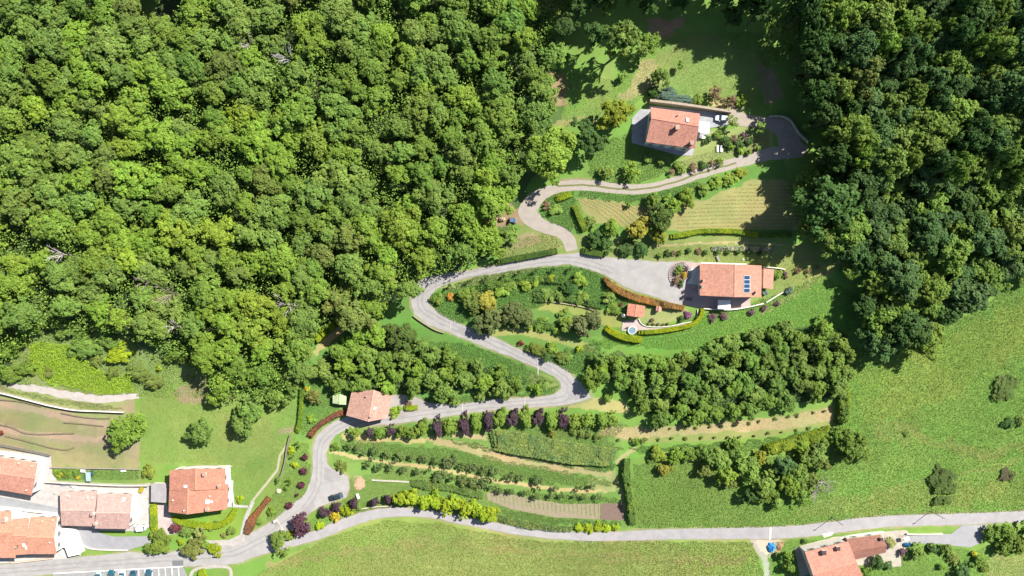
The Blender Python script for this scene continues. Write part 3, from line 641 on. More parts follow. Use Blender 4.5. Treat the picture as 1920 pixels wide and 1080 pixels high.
# garden house below the forecourt, little oven house, green hut
t9, onr, _, _o = house('garden_house', 'little terracotta-roofed garden house below the orange hedge beside the round pool', [dict(q=[(1177.5, 569), (1210, 574), (1206, 595), (1175, 591.5)], r=((1193.5, 571), (1190, 594)), e=2.6, t=3.0, win=False, ov=.3)], (1192, 582), (.5, .2, .13), (.5, .4, .3))
t10, onr, _, _o = house('garden_oven', 'tiny pink-tiled oven shelter between the garden house and the villa patio', [dict(q=[(1230.5, 573.5), (1241, 575), (1240, 584), (1230, 583)], r=((1236, 574), (1235, 584)), e=1.7, t=2.0, win=False, ov=.2)], (1237, 579), (.5, .25, .18), (.5, .42, .33))
t10['category'] = 'oven'
t11, onr, _, _o = house('garden_hut', 'small pale green-roofed hut on the grass left of the house at the bend', [dict(q=[(624, 741), (650, 743), (649, 759), (623.5, 756)], r=((637, 739), (637, 758.5)), e=2.0, t=2.5, c=(.38, .47, .26), win=False, ov=.25)], (636, 750), (.4, .45, .25), (.3, .28, .2))
t11['category'] = 'hut'
# canopies
def canopy(label, poly, h, col=(.85, .85, .83)):
    c = (sum(p[0] for p in poly) / 4, sum(p[1] for p in poly) / 4); org = G(*c); z = org.z + h; t = thing('canopy', label, 'canopy', org)
    top = [Vector((*PZ(*p, z), z)) - org for p in poly]
    ar = sum(top[i].x * top[(i + 1) % 4].y - top[(i + 1) % 4].x * top[i].y for i in range(4))
    if ar < 0: top = top[::-1]
    m = MB(); m.hexa([p - Vector((0, 0, .12)) for p in top], top); m.build('canopy_sheet', M['plaster'], t, (0, 0, 0), col)
    cc = sum(top, Vector()) / 4
    for p in top:
        q = p + (cc - p) * .08; m = MB(); g = float(f(q.x + org.x, q.y + org.y)) - org.z - .1; m.tube((q.x, q.y, g), (q.x, q.y, p.z - .1), .06, .06); m.build('post', M['metal'], t, (0, 0, 0), (.6, .6, .6))
canopy('white canopy on posts against the right end of the highest house', [(1311, 228), (1331, 229.5), (1329, 250), (1310, 247.5)], 2.7)
canopy('white awning over the shaded patio below the villa', [(1346.5, 562.5), (1370, 563), (1369.5, 580), (1346, 579)], 2.6)
canopy('small white canopy at the end of the grey driveway by the farmhouse garden', [(1695, 1008), (1704, 1006), (1706, 1013), (1697, 1015)], 2.2)
# ================================================================ WALLS
def wall(label, path, hw, h, col, mat='stone', name='retaining_wall', cap=None, cat='wall'):
    Lp, Rp = ribbon(path, hw, 5); org = G(*path[len(path) // 2][:2]); m = MB(); cp = MB()
    a = [G(*p) - org for p in Lp]; b = [G(*p) - org for p in Rp]; u = Vector((0, 0, 1))
    for i in range(len(a) - 1):
        lo = [a[i] - u * .5, b[i] - u * .5, b[i + 1] - u * .5, a[i + 1] - u * .5]; hi = [a[i] + u * h, b[i] + u * h, b[i + 1] + u * h, a[i + 1] + u * h]
        m.hexa(lo, hi)
    t = m.build(name, M[mat], None, org, col); tag(t, label, cat)
    if cap:
        for i in range(len(a) - 1):
            q = [a[i], b[i], b[i + 1], a[i + 1]]; cp.hexa([p + u * (h + .003) for p in q], [p + u * (h + .1) for p in q])
        cp.build('coping', M['paving'], t, (0, 0, 0), cap)
wall('tall brown stone retaining wall directly above the highest house', [(1216, 192), (1260, 197), (1310, 204), (1368, 213)], 2.2, 2.4, (.3, .23, .16), cap=(.34, .28, .21))
wall('curved stone wall round the outside of the track bend by the dark wood', [(1440, 220), (1465, 220), (1482, 230), (1495, 250), (1512, 266)], 1.2, 1.2, (.35, .32, .28), cap=(.5, .47, .42))
wall('long pale-topped retaining wall across the bare terraces at the left', [(-50, 728), (5, 736), (60, 750), (100, 760), (145, 768), (190, 770), (236, 772)], .9, 1.3, (.4, .36, .3), cap=(.8, .76, .68))
wall('dark concrete wall above the tall white house at the left edge', [(-60, 828), (0, 834.5), (50, 844), (95, 854)], 1.0, .9, (.16, .15, .14), 'paving')
wall('low wall between the kitchen garden and the pale pink double roof', [(90, 901), (135, 904), (180, 906), (230, 908), (282, 908)], 1.0, 1.6, (.5, .46, .38), cap=(.6, .56, .48))
wall('thin wall between the bare terraces and the kitchen garden', [(96, 876), (160, 877), (215, 878), (264, 879)], .7, .8, (.33, .29, .24))
wall('dry stone wall curving down the right edge of the lawn', [(545, 815), (539, 840), (536, 862), (530, 885), (521, 905)], .8, 1.0, (.2, .19, .14))
wall('white wall along the lower edge of the villa patio', [(1318, 578.5), (1345, 580), (1370, 580.5), (1400, 576), (1430, 569)], .8, .9, (.75, .72, .66), 'plaster')
wall('thin white garden wall running up the grass from the villa patio', [(1436, 567), (1452, 557), (1468, 547.5)], .8, .6, (.75, .72, .66), 'plaster')
wall('short white wall at the right end of the villa', [(1430, 500.5), (1450, 502), (1471, 505)], .8, .7, (.75, .7, .6), 'plaster')
wall('white path edging curving below the flowering garden plot', [(1197, 598), (1201, 605), (1210, 611), (1230, 613), (1255, 611.5), (1280, 606), (1303, 600), (1308, 580)], .6, .5, (.7, .66, .6), 'plaster', 'garden_edging')
wall('low roadside wall below the two-bend stretch of the drive', [(775, 592), (790, 603), (815, 618), (833, 624)], .7, .7, (.3, .27, .2))
for lb, pt in (('uppermost dark earth step across the bare terraces at the left', [(115, 774), (150, 781), (180, 784), (207, 784)]), ('long middle earth step across the bare terraces at the left', [(-20, 793), (20, 800), (45, 811), (75, 814), (110, 813), (140, 812)]), ('upper left earth step under the pale-topped terrace wall', [(-20, 748), (10, 750), (42, 753), (78, 762)]), ('faint earth step at the right of the bare terraces', [(120, 792), (150, 794), (178, 797), (195, 799)]), ('lowest earth step of the bare terraces above the tall white house', [(10, 817), (40, 824), (70, 832), (100, 840), (125, 843), (141, 838)])): wall(lb, pt, .7, .45, (.2, .16, .11), name='terrace_edge', cat='terrace edge')
wall('rock bank edging of the lane under the yellow-green trees', [(670, 955), (700, 950), (735, 948)], .7, .6, (.5, .46, .36))
wall('white garden wall above the farmhouse roof', [(1498, 1028), (1530, 1019), (1560, 1011), (1590, 1004), (1625, 999), (1655, 996)], .8, 1.0, (.75, .7, .62), 'plaster')
wall('pale wall along the grey driveway near the right edge', [(1698, 1000), (1715, 1001), (1740, 1001), (1765, 999.5)], .8, .8, (.65, .6, .5))
wall('white wall round the yard right of the double roof', [(249, 923), (256, 940), (254, 960), (247, 980)], 1.2, 1.2, (.85, .82, .78), 'plaster')
wall('long pale wall below the lane between the village roofs', [(-60, 945), (0, 949), (55, 956), (108, 962)], .8, 1.2, (.8, .77, .68), 'plaster')
wall('pinkish wall behind the stepped-roof house', [(350, 875), (375, 873), (400, 873), (436, 874)], .6, .9, (.5, .42, .36), 'plaster')
wall('white wall down the right side of the stepped-roof house', [(431, 876), (433, 900), (437, 925), (439, 948)], .5, .7, (.6, .58, .54), 'plaster')
wall('pale curved wall between the looping driveway and the road', [(138, 990), (145, 1008), (158, 1022), (180, 1029), (240, 1031)], .8, .7, (.6, .55, .5), 'plaster')
wall('terracotta-topped front wall of the three-wing house along the road', [(25, 1054), (60, 1050), (103, 1045)], .8, .9, (.7, .5, .4), 'plaster')
wall('row of pale stone blocks on the grass beside the round sand patch', [(697, 899.5), (720, 901), (745, 902), (767, 903.5)], 1.4, .4, (.42, .4, .33), name='stone_edging')
wall('dusty stone edging of the low bank path in the loop garden', [(1010, 562), (1050, 568), (1090, 575), (1117, 583)], .8, .5, (.4, .36, .22), name='stone_edging')

# ================================================================ PLANTS
def rhombs(c, n, size, aspect=.62, rng=npr, up=None):
    """diamond-shaped leaves: centres, normals, half lengths"""
    n = n / (np.linalg.norm(n, axis=1, keepdims=True) + 1e-9)
    t = rng.normal(size=n.shape) if up is None else up
    u = np.cross(n, t); u /= (np.linalg.norm(u, axis=1, keepdims=True) + 1e-9); v = np.cross(n, u)
    s = size[:, None]; V = np.stack([c - u * s, c - v * s * aspect, c + u * s, c + v * s * aspect], 1).reshape(-1, 3)
    F = np.arange(len(V)).reshape(-1, 4); return V, F
def lobes_crown(name, seed, Rr, hh, nl, nleaf, leaf, lr=(.2, .34), gap=.0, droop=0., tintv=.16):
    rng = np.random.default_rng(seed); a1, a2, a3 = rng.random(3) * 6.28; C = []; RL = []
    for i in range(nl):
        th = rng.random() * 6.283; cz = rng.uniform(-.35, 1.0); sp = math.sqrt(max(0, 1 - cz * cz))
        out = 1 + .2 * math.sin(2 * th + a1) + .18 * math.sin(3 * th + a2) + .12 * math.sin(5 * th + a3)
        rr = Rr * rng.uniform(.42, .86) * out; C.append((math.cos(th) * sp * rr, math.sin(th) * sp * rr, cz * hh * .75 - droop * sp * rr)); RL.append(Rr * rng.uniform(*lr))
    C.append((0, 0, hh * .35)); RL.append(Rr * .4); C = np.array(C); RL = np.array(RL); w = RL ** 2 / (RL ** 2).sum(); li = rng.choice(len(C), nleaf, p=w)
    d = rng.normal(size=(nleaf, 3)); d[:, 2] += .35; d /= np.linalg.norm(d, axis=1, keepdims=True)
    # leaf sprays: directions gather round a few twigs in each lobe
    tw = rng.normal(size=(len(C) * 11, 3)); tw[:, 2] += .45; tw /= np.linalg.norm(tw, axis=1, keepdims=True); tl = rng.uniform(.62, 1.3, len(tw)); ti = li * 11 + rng.integers(0, 11, nleaf); pick = tw[ti]
    d = d * .33 + pick * .9; d /= np.linalg.norm(d, axis=1, keepdims=True)
    r = RL[li] * rng.uniform(.7, 1.12, nleaf) * tl[ti]; pos = C[li] + d * r[:, None] * np.array([1, 1, .8])
    nr = d * .65 + np.array([0, 0, .75]) + rng.normal(size=d.shape) * .36
    V, F = rhombs(pos, nr, leaf * rng.uniform(.6, 1.3, nleaf), .66, rng)
    lt = rng.uniform(1 - tintv, 1 + tintv, len(C))[li]; t = lt * rng.uniform(.8, 1.22, nleaf); warm = rng.uniform(-.1, .12, nleaf) + (rng.uniform(-.05, .05, len(C)))[li]
    col = np.stack([t * (1 + warm), t, t * (1 - warm)], 1).repeat(4, 0)
    return mesh_np(name, V, F, M['leaf'], col)
def trunk_mesh(name, seed, h, r, spread, n=6):
    rg = random.Random(seed); m = MB(); z = 0; p = Vector((0, 0, -.5)); q = Vector((rg.uniform(-.1, .1) * r * 3, rg.uniform(-.1, .1) * r * 3, h * .45)); m.tube(p, q, r * 1.25, r * .8)
    for i in range(n):
        a = 6.283 * i / n + rg.uniform(-.4, .4); l = rg.uniform(.55, .95); e = q + Vector((math.cos(a) * spread * l, math.sin(a) * spread * l, h * rg.uniform(.25, .5))); mid = q.lerp(e, .5) + Vector((0, 0, h * .05))
        m.tube(q, mid, r * .55, r * .36, 5); m.tube(mid, e, r * .36, r * .1, 5)
        for s in (-.6, .6): m.tube(mid, mid + Vector((math.cos(a + s) * spread * .4, math.sin(a + s) * spread * .4, h * .18)), r * .25, r * .07, 4)
    return m.mesh(name, M['bark'])
CR = dict(
    B=[(lobes_crown('crown', 100 + i, 5., 3.3, 54 + 4 * (i % 4), 9000, .275, (.12, .27)), 5., 3.3) for i in range(10)],
    W=[(lobes_crown('crown', 150 + i, 3.6, 3.4, 32, 4300, .25, (.15, .33)), 3.6, 3.4) for i in range(6)],
    M=[(lobes_crown('crown', 200 + i, 2.4, 2.2, 20, 1700, .25, (.2, .38)), 2.4, 2.2) for i in range(5)],
    S=[(lobes_crown('crown', 300 + i, 1.1, .9, 10, 480, .18, (.28, .46)), 1.1, .9) for i in range(5)],
    F=[(lobes_crown('crown', 400 + i, 1.6, 1.3, 13, 460, .19, (.2, .34)), 1.6, 1.3) for i in range(4)],
    C=[(lobes_crown('crown', 500 + i, .5, 1.4, 10, 420, .1, (.5, .7), tintv=.05), .5, 1.4) for i in range(2)],
    L=[(lobes_crown('crown', 600 + i, 4.4, 3.4, 24, 2300, .30, (.12, .24)), 4.4, 3.4) for i in range(3)])
TR = dict(B=trunk_mesh('trunk', 1, 6., .3, 3.2, 7), W=trunk_mesh('trunk', 2, 4.2, .2, 2.2, 6), M=trunk_mesh('trunk', 3, 2.6, .12, 1.4, 5), S=trunk_mesh('trunk', 4, .7, .05, .5, 5),
          F=trunk_mesh('trunk', 5, 1.6, .08, .9, 5), C=trunk_mesh('trunk', 6, 1.2, .06, .15, 3), L=trunk_mesh('trunk', 7, 5., .26, 3., 7))
TH = dict(B=6., W=4.2, M=2.6, S=.7, F=1.6, C=1.2, L=5.)
PC = dict(yg=(.192, .298, .038), by=(.222, .318, .036), mg=(.156, .248, .038), dg=(.065, .132, .028), bg=(.08, .155, .042), lime=(.27, .35, .018), ol=(.16, .21, .045), pu=(.08, .05, .062), mauve=(.14, .085, .10),
          rd=(.20, .05, .035), orr=(.42, .2, .04), ye=(.4, .34, .03), pale=(.27, .30, .1), gg=(.172, .266, .052), bluish=(.10, .16, .13), brown=(.2, .14, .08), wal=(.136, .238, .042))
used = set()
def uniq(label):
    return label
def plant(name, label, cat, px, py, r, kind, col, h=None, group=None, sx=1., sy=1., jit=.12, low=False):
    """px, py: middle of the crown as the photo shows it; r: its radius in photo pixels"""
    col = PC[col] if isinstance(col, str) else col
    s0 = CR[kind]; me, R0, H0 = s0[rnd.randrange(len(s0))]; Rm = r * mpp(px, py); sc = Rm / R0 * .95
    if h is None: h = {'B': 11, 'W': 6.5, 'M': 4.2, 'S': 1.5, 'F': 2.8, 'C': 2.7, 'L': 9}[kind] * (Rm / R0) ** .6
    hz = min(max(H0 * sc, h * .4 if h > 14 else 0), h * .55); zc = h - hz * .92; g = G(px, py, zc); base = Vector((g.x, g.y, float(f(g.x, g.y))))
    t = thing(name, label, cat, base, (0, 0, rnd.random() * 6.28) if sx == sy else None, group)
    tm = TR[kind]; ts = zc / TH[kind]; tr = link('trunk', tm, t, (0, 0, 0), (.13, .1, .07)); tr.scale = (sc, sc, ts)
    jv = rnd.uniform(1 - jit, 1 + jit); c = link('crown', me, t, (0, 0, zc), [min(1, v * jv * rnd.uniform(.95, 1.05)) for v in col]); c.scale = (sc * sx, sc * sy, hz / H0)
    if sx != sy: c.rotation_euler = (0, 0, 0)
    return t
def hedge(label, path, hw, h, col, leafs=.12, dens=90, name='hedge', cat='hedge', group=None, rough=.18, core=True):
    """clipped or loose hedge along a photo path: an opaque inner body and leaves all round it"""
    col = PC[col] if isinstance(col, str) else col
    path = [(p[0], p[1], p[2] if len(p) > 2 else hw) for p in path]; Lp, Rp = ribbon(path, hw, 5); hm = h * .6
    a = [G(*p, hm) for p in Lp]; b = [G(*p, hm) for p in Rp]
    for q in a + b: q.z = float(f(q.x, q.y))
    org = a[len(a) // 2].lerp(b[len(b) // 2], .5); m = MB(); u = Vector((0, 0, 1)); C = []; N = []
    rng = np.random.default_rng(abs(int(path[0][0] * 7 + path[0][1])))
    for i in range(len(a) - 1):
        A, B, B2, A2 = (p - org for p in (a[i], b[i], b[i + 1], a[i + 1])); L = ((A2 - A).length + (B2 - B).length) / 2; w = (B - A).length
        if core:
            q = [A.lerp(B, .1), B.lerp(A, .1), B2.lerp(A2, .1), A2.lerp(B2, .1)]; ef = min(1., .45 + .3 * min(i, len(a) - 2 - i)); m.hexa([p - u * .2 for p in q], [p + u * h * .84 * ef for p in q])
        n = max(4, int(L * (w + 2 * h) * dens)); s = rng.random(n); v = rng.random(n) * (w + 2 * h)
        A, B, B2, A2 = (np.array(p) for p in (A, B, B2, A2)); l = A + (A2 - A) * s[:, None]; r = B + (B2 - B) * s[:, None]; across = (r - l) / (w + 1e-6); endf = min(1., .45 + .3 * min(i, len(a) - 2 - i))
        side = np.where(v < h, -1, np.where(v > h + w, 1, 0)); fr = np.clip((v - h) / (w + 1e-6), 0, 1); zz = np.where(side == -1, v, np.where(side == 1, 2 * h + w - v, h))
        pn = l + (r - l) * fr[:, None]; bump = 1 + rough * 2.4 * (fbm(pn[:, 0] + org.x + 900, pn[:, 1] + org.y + 900, 1.9, 61, 2) - .5)
        p = l + (r - l) * fr[:, None]; p[:, 2] += zz * bump * endf; p += rng.normal(size=p.shape) * .05 * (1 + rough * 2)
        nr = across * side[:, None] * 1.2; nr[:, 2] += np.where(side == 0, 1.2, .35); nr += rng.normal(size=p.shape) * .4; C.append(p); N.append(nr)
    C = np.concatenate(C); N = np.concatenate(N); V, F = rhombs(C, N, leafs * rng.uniform(.6, 1.3, len(C)), .66, rng); nv = len(V)
    hn = fbm(C[:, 0] + org.x + 900, C[:, 1] + org.y + 900, 2.2, 71, 3); t = rng.uniform(.68, 1.34, len(C)) * (.7 + .6 * hn); wv = rng.uniform(-.1, .12, len(C)) + .5 * (hn - .5); cc = np.stack([t * (1 + wv), t, t * (1 - wv)], 1).repeat(4, 0)
    if core:
        cv = []; cf = []
        for fc in m.f:
            if len(fc) == 4: cf.append([nv + len(cv) + k for k in range(4)]); cv += [m.v[k] for k in fc]
        V = np.concatenate([V, np.array(cv)]); F = np.concatenate([F, np.array(cf)]); cc = np.concatenate([cc, np.full((len(cv), 3), .75)])
    o = link(name, mesh_np(name, V, F, M['leaf'], cc), None, org, col); return tag(o, label, cat, group)
# ---- scattered low growth: one object of a kind nobody could count
class Scatter:
    def __init__(s): s.V = []; s.C = []
    def add(s, poly, dens, size, h, col, var=.25, lean=.5, blade=False, aspect=.6, jit=0, seed=None, clump=0, hue=1.):
        rng = np.random.default_rng(seed if seed is not None else abs(int(poly[0][0] * 31 + poly[0][1] * 7 + len(s.V))))
        a = np.array(poly); x0, y0 = a.min(0); x1, y1 = a.max(0); m = float(mpp((x0 + x1) / 2, (y0 + y1) / 2))
        n = int((x1 - x0) * (y1 - y0) * m * m * dens); px = rng.uniform(x0, x1, n); py = rng.uniform(y0, y1, n)
        if jit:
            wx = (vnoise(px + 99, py + 99, 9, 77) - .5) * 2 * jit; wy = (vnoise(px + 99, py + 99, 9, 78) - .5) * 2 * jit; k = inpoly(px + wx, py + wy, poly)
        else: k = inpoly(px, py, poly)
        if clump: k &= vnoise(px + 200, py + 200, clump, 55) > rng.uniform(.1, .75, n)
        for q in SHEETS:
            b = np.array(q)
            if b[:, 0].min() < x1 and b[:, 0].max() > x0 and b[:, 1].min() < y1 and b[:, 1].max() > y0: k &= ~inpoly(px, py, q)
        px, py = px[k], py[k]; n = len(px)
        if n == 0: return
        x, y, z = P(px, py); hh = h * rng.uniform(.3, 1, n); col = np.array(CG[col] if isinstance(col, str) and col in CG else (PC[col] if isinstance(col, str) else col))
        t = rng.uniform(1 - var, 1 + var, n) * (.93 + .14 * fbm(x + 50, y + 50, 3.5, 88)); w = rng.uniform(-.12, .14, n) * hue
        cc = col[None, :] * t[:, None] * np.stack([1 + w, np.ones(n), 1 - w], 1)
        if blade:
            d = np.stack([rng.normal(size=n) * lean, rng.normal(size=n) * lean, np.ones(n)], 1); d /= np.linalg.norm(d, axis=1, keepdims=True)
            p0 = np.stack([x, y, z - .02], 1); tip = p0 + d * (hh + .12)[:, None]; an = rng.random(n) * 6.28; sd = np.stack([np.cos(an), np.sin(an), np.zeros(n)], 1) * (size * rng.uniform(.6, 1.3, n))[:, None]; mid = p0 * .45 + tip * .55
            V = np.stack([p0, mid - sd, tip, mid + sd], 1).reshape(-1, 3)
        else:
            nr = np.stack([rng.normal(size=n) * lean, rng.normal(size=n) * lean, np.ones(n)], 1)
            V, _ = rhombs(np.stack([x, y, z + hh], 1), nr, size * rng.uniform(.6, 1.35, n), aspect, rng)
        s.V.append(V.astype(np.float32)); s.C.append(cc.repeat(4, 0).astype(np.float32))
    def build(s, name):
        V = np.concatenate(s.V); C = np.concatenate(s.C); F = np.arange(len(V), dtype=np.int32).reshape(-1, 4)
        return tag(link(name, mesh_np(name, V, F, M['cover'], C)), kind='stuff')

# ---------------------------------------------------------------- woods
NAMES = dict(yg='yellow-green', by='bright lime-green', mg='mid-green', dg='deep green', bg='bluish-green', ol='olive-green', gg='soft green', wal='rich green')
def where(px, py): return '@'        # filled in at the end: its place by order in its group
PLACE = []
KEEP = []    # (x, y, r) of crowns already placed, so the woods leave room for the individual trees
def tree(px, py, r, kind, col, label, h=None, group=None, name='broadleaf_tree', cat='tree', sx=1., sy=1.):
    KEEP.append((px, py, r)); o = plant(name, label, cat, px, py, r, kind, col, h, group, sx, sy)
    if '@' in label: PLACE.append((px, py, o))
    return o
# trees that can be told apart
tree(1032, 286, 50, 'B', 'yg', 'big yellow-green tree at the tip of the left wood above the track bend', 11)
tree(1000, 300, 26, 'B', 'mg', 'mid-green tree tucked behind the left side of the big yellow-green tree', 10)
tree(1101, 259, 34, 'B', 'dg', 'round dark green tree between the big yellow-green tree and the highest house', 9)
tree(1152, 214, 33, 'B', (.2, .26, .025), 'round lime-yellow tree left of the highest house', 8)
tree(1172, 75, 45, 'L', 'gg', 'large spreading tree in the shaded clearing at the top', 18)
tree(1212, 82, 22, 'W', 'mg', 'bright green side tree joined to the right of the spreading tree in the top clearing', 8)
tree(1118, 62, 24, 'W', 'dg', 'dim green tree left of the spreading tree in the top clearing', 13)
tree(1240, 145, 20, 'W', 'gg', 'small airy tree on the grass just above the shrub bed of the highest house', 6)
tree(1277, 122, 9, 'S', 'gg', 'little tree standing alone in the sunny top clearing', 3)
tree(1168, 145, 10, 'S', 'gg', 'pale bush in the shade between the spreading tree and the highest house', 2.5, name='bush', cat='bush')
tree(1066, 106, 8, 'S', 'gg', 'tiny pale bush alone in the deep shade beside the left wood', 2, name='bush', cat='bush')
tree(1453, 45, 24, 'W', 'gg', 'upright light-green tree standing in the dark edge of the right wood', 12, sy=1.25, sx=.9)
tree(1447, 105, 14, 'M', 'gg', 'small light tree just below the upright light-green tree', 5)
tree(1472, 90, 13, 'M', 'gg', 'small light tree right of and below the upright light-green tree', 5)
tree(1393, 188, 14, 'S', 'by', 'bright green bush beside the orange-brown path above the parked white car', 2, name='bush', cat='bush')
tree(1340, 180, 17, 'F', 'brown', 'bare brown-twigged tree at the orange-brown path above the highest house', 4)
tree(1366, 190, 16, 'F', 'brown', 'second bare brown-twigged tree nearer the white car', 4)
tree(1250, 178, 24, 'M', 'bluish', 'blue-grey shrub mass above the left part of the brown retaining wall', 1.6, name='shrub', cat='shrub', sx=1.3, sy=.5)
tree(1282, 186, 20, 'M', 'bluish', 'blue-grey shrub mass above the middle of the brown retaining wall', 1.5, name='shrub', cat='shrub', sx=1.3, sy=.5)
tree(1310, 188, 12, 'S', 'mg', 'green shrub at the right end of the blue-grey shrub bank', 1.6, name='shrub', cat='shrub')
tree(1225, 175, 12, 'M', 'dg', 'dark shrub at the left end of the blue-grey shrub bank', 2.5, name='shrub', cat='shrub')
tree(1374, 228, 13, 'F', 'gg', 'thin pale tree beside the parked white car', 4); tree(1424, 237, 14, 'F', 'gg', 'thin pale tree at the start of the shaded track bend', 4)
tree(1134, 324, 15, 'M', 'gg', 'small round green tree on the left of the grass below the highest house', 3.4)
tree(1186, 322, 20, 'F', 'yg', 'loose yellow-green tree above the track on the grass below the highest house', 4.2)
# big dark trees at the edge of the right wood
for q in [(1600, 100, 42, 'bg', 20), (1560, 30, 40, 'mg', 20), (1640, 40, 42, 'gg', 18), (1615, 140, 38, 'ol', 19), (1590, 250, 46, 'mg', 20), (1545, 385, 62, 'dg', 20), (1610, 350, 50, 'dg', 16), (1592, 425, 44, 'mg', 11), (1690, 520, 40, 'bg', 14),
          (1652, 590, 44, 'mg', 9.5), (1700, 612, 44, 'dg', 13), (1622, 572, 30, 'dg', 8.5), (1812, 555, 46, 'bg', 12), (1755, 545, 30, 'mg', 12), (1600, 508, 22, 'mg', 6), (1850, 450, 40, 'bg', 13), (1790, 470, 40, 'mg', 13), (1740, 440, 40, 'bg', 13), (1900, 440, 38, 'mg', 13),
          (1535, 180, 34, 'dg', 17), (1520, 90, 34, 'dg', 19), (1510, 20, 36, 'dg', 20), (1500, -50, 40, 'dg', 22), (1560, 290, 34, 'dg', 18), (1430, -60, 44, 'dg', 22), (1365, -65, 40, 'dg', 23), (1160, -70, 46, 'dg', 23), (1230, -75, 42, 'dg', 23), (1095, -60, 46, 'dg', 23), (1290, -85, 40, 'dg', 22), (1400, -10, 30, 'dg', 15), (1130, -20, 30, 'dg', 18), (1190, -25, 30, 'dg', 18), (1250, -30, 26, 'dg', 12), (1090, 8, 26, 'dg', 13), (1140, 5, 22, 'mg', 11), (1215, 8, 20, 'dg', 9), (1270, 0, 20, 'dg', 9), (1345, -8, 26, 'dg', 12), (1375, 30, 20, 'dg', 9), (1425, 20, 24, 'dg', 12), (1060, 50, 22, 'dg', 12), (1548, 225, 32, 'dg', 17), (1330, -45, 34, 'dg', 18), (1300, -30, 26, 'dg', 15), (1440, -20, 34, 'dg', 20), (1390, -40, 34, 'dg', 20)]:
    tree(q[0], q[1], q[2], 'B', q[3], '%s tree edging the right wood, %s' % (NAMES[q[3]], where(q[0], q[1])), q[4], 'broad trees of the right wood edge')
# lawn trees
tree(236, 806, 37, 'B', 'mg', 'large round tree between the bare terraces and the lawn', 7.5)
tree(378, 812, 33, 'L', 'gg', 'airy round tree standing alone on the lawn', 6.5)
for q in [(420, 718, 26, 'yg', 8), (470, 765, 30, 'gg', 8), (455, 795, 24, 'gg', 7), (500, 700, 28, 'mg', 8), (405, 745, 18, 'yg', 6), (545, 720, 26, 'gg', 8), (450, 690, 34, 'mg', 9), (520, 745, 24, 'gg', 7)]:
    tree(q[0], q[1], q[2], 'W', q[3], '%s tree at the lower tip of the left wood, %s' % (NAMES[q[3]], where(*q[:2])), q[4], 'trees at the lower tip of the left wood')
for q in [(95, 600, 24, 'gg'), (130, 618, 20, 'gg'), (60, 612, 22, 'mg'), (155, 640, 24, 'gg'), (170, 655, 20, 'gg'), (208, 640, 18, 'gg'), (195, 615, 20, 'mg'), (222, 664, 24, 'lime'), (258, 632, 14, 'mg'), (290, 640, 16, 'mg'), (330, 665, 18, 'mg'), (350, 672, 16, 'mg'),
          (20, 700, 22, 'mg'), (50, 690, 18, 'mg'), (10, 660, 22, 'mg'), (-10, 690, 24, 'mg'), (30, 640, 20, 'yg'), (135, 660, 10, 'gg'), (180, 675, 14, 'ol'), (210, 697, 14, 'ol'), (260, 700, 20, 'ol'), (285, 715, 20, 'ol'), (300, 690, 7, 'lime'), (110, 630, 7, 'lime'), (90, 700, 12, 'ol')]:
    tree(q[0], q[1], q[2], 'W' if q[2] > 15 else 'S', q[3], '%s bush above the pale gravel bank, %s' % (NAMES.get(q[3], 'lime'), where(*q[:2])), 3.2 if q[2] > 15 else 1.6, 'bushes on the slope above the gravel bank', 'bush', 'bush', sx=1.25 if q[2] > 15 else 1, sy=.8 if q[2] > 15 else 1)
tree(700, 575, 29, 'B', 'yg', 'yellow-green tree on the grass inside the first drive bend', 8.5)
tree(635, 560, 32, 'B', 'ol', 'olive tree at the right end of the left wood above the lime hedge mounds', 9)
tree(750, 632, 36, 'L', (.11, .17, .035), 'loose open tree left of the drive above the walnut grove', 6)
tree(870, 470, 28, 'B', 'gg', 'pale green tree leaning over the shaded stretch of the drive', 9)
tree(925, 455, 26, 'W', 'yg', 'bright tree at the wood edge beside the triangular dry bank', 6); tree(900, 440, 30, 'B', 'yg', 'tall bright tree at the wood edge above the drive', 9)
tree(955, 440, 20, 'W', 'gg', 'soft green tree beside the triangular dry bank', 5)
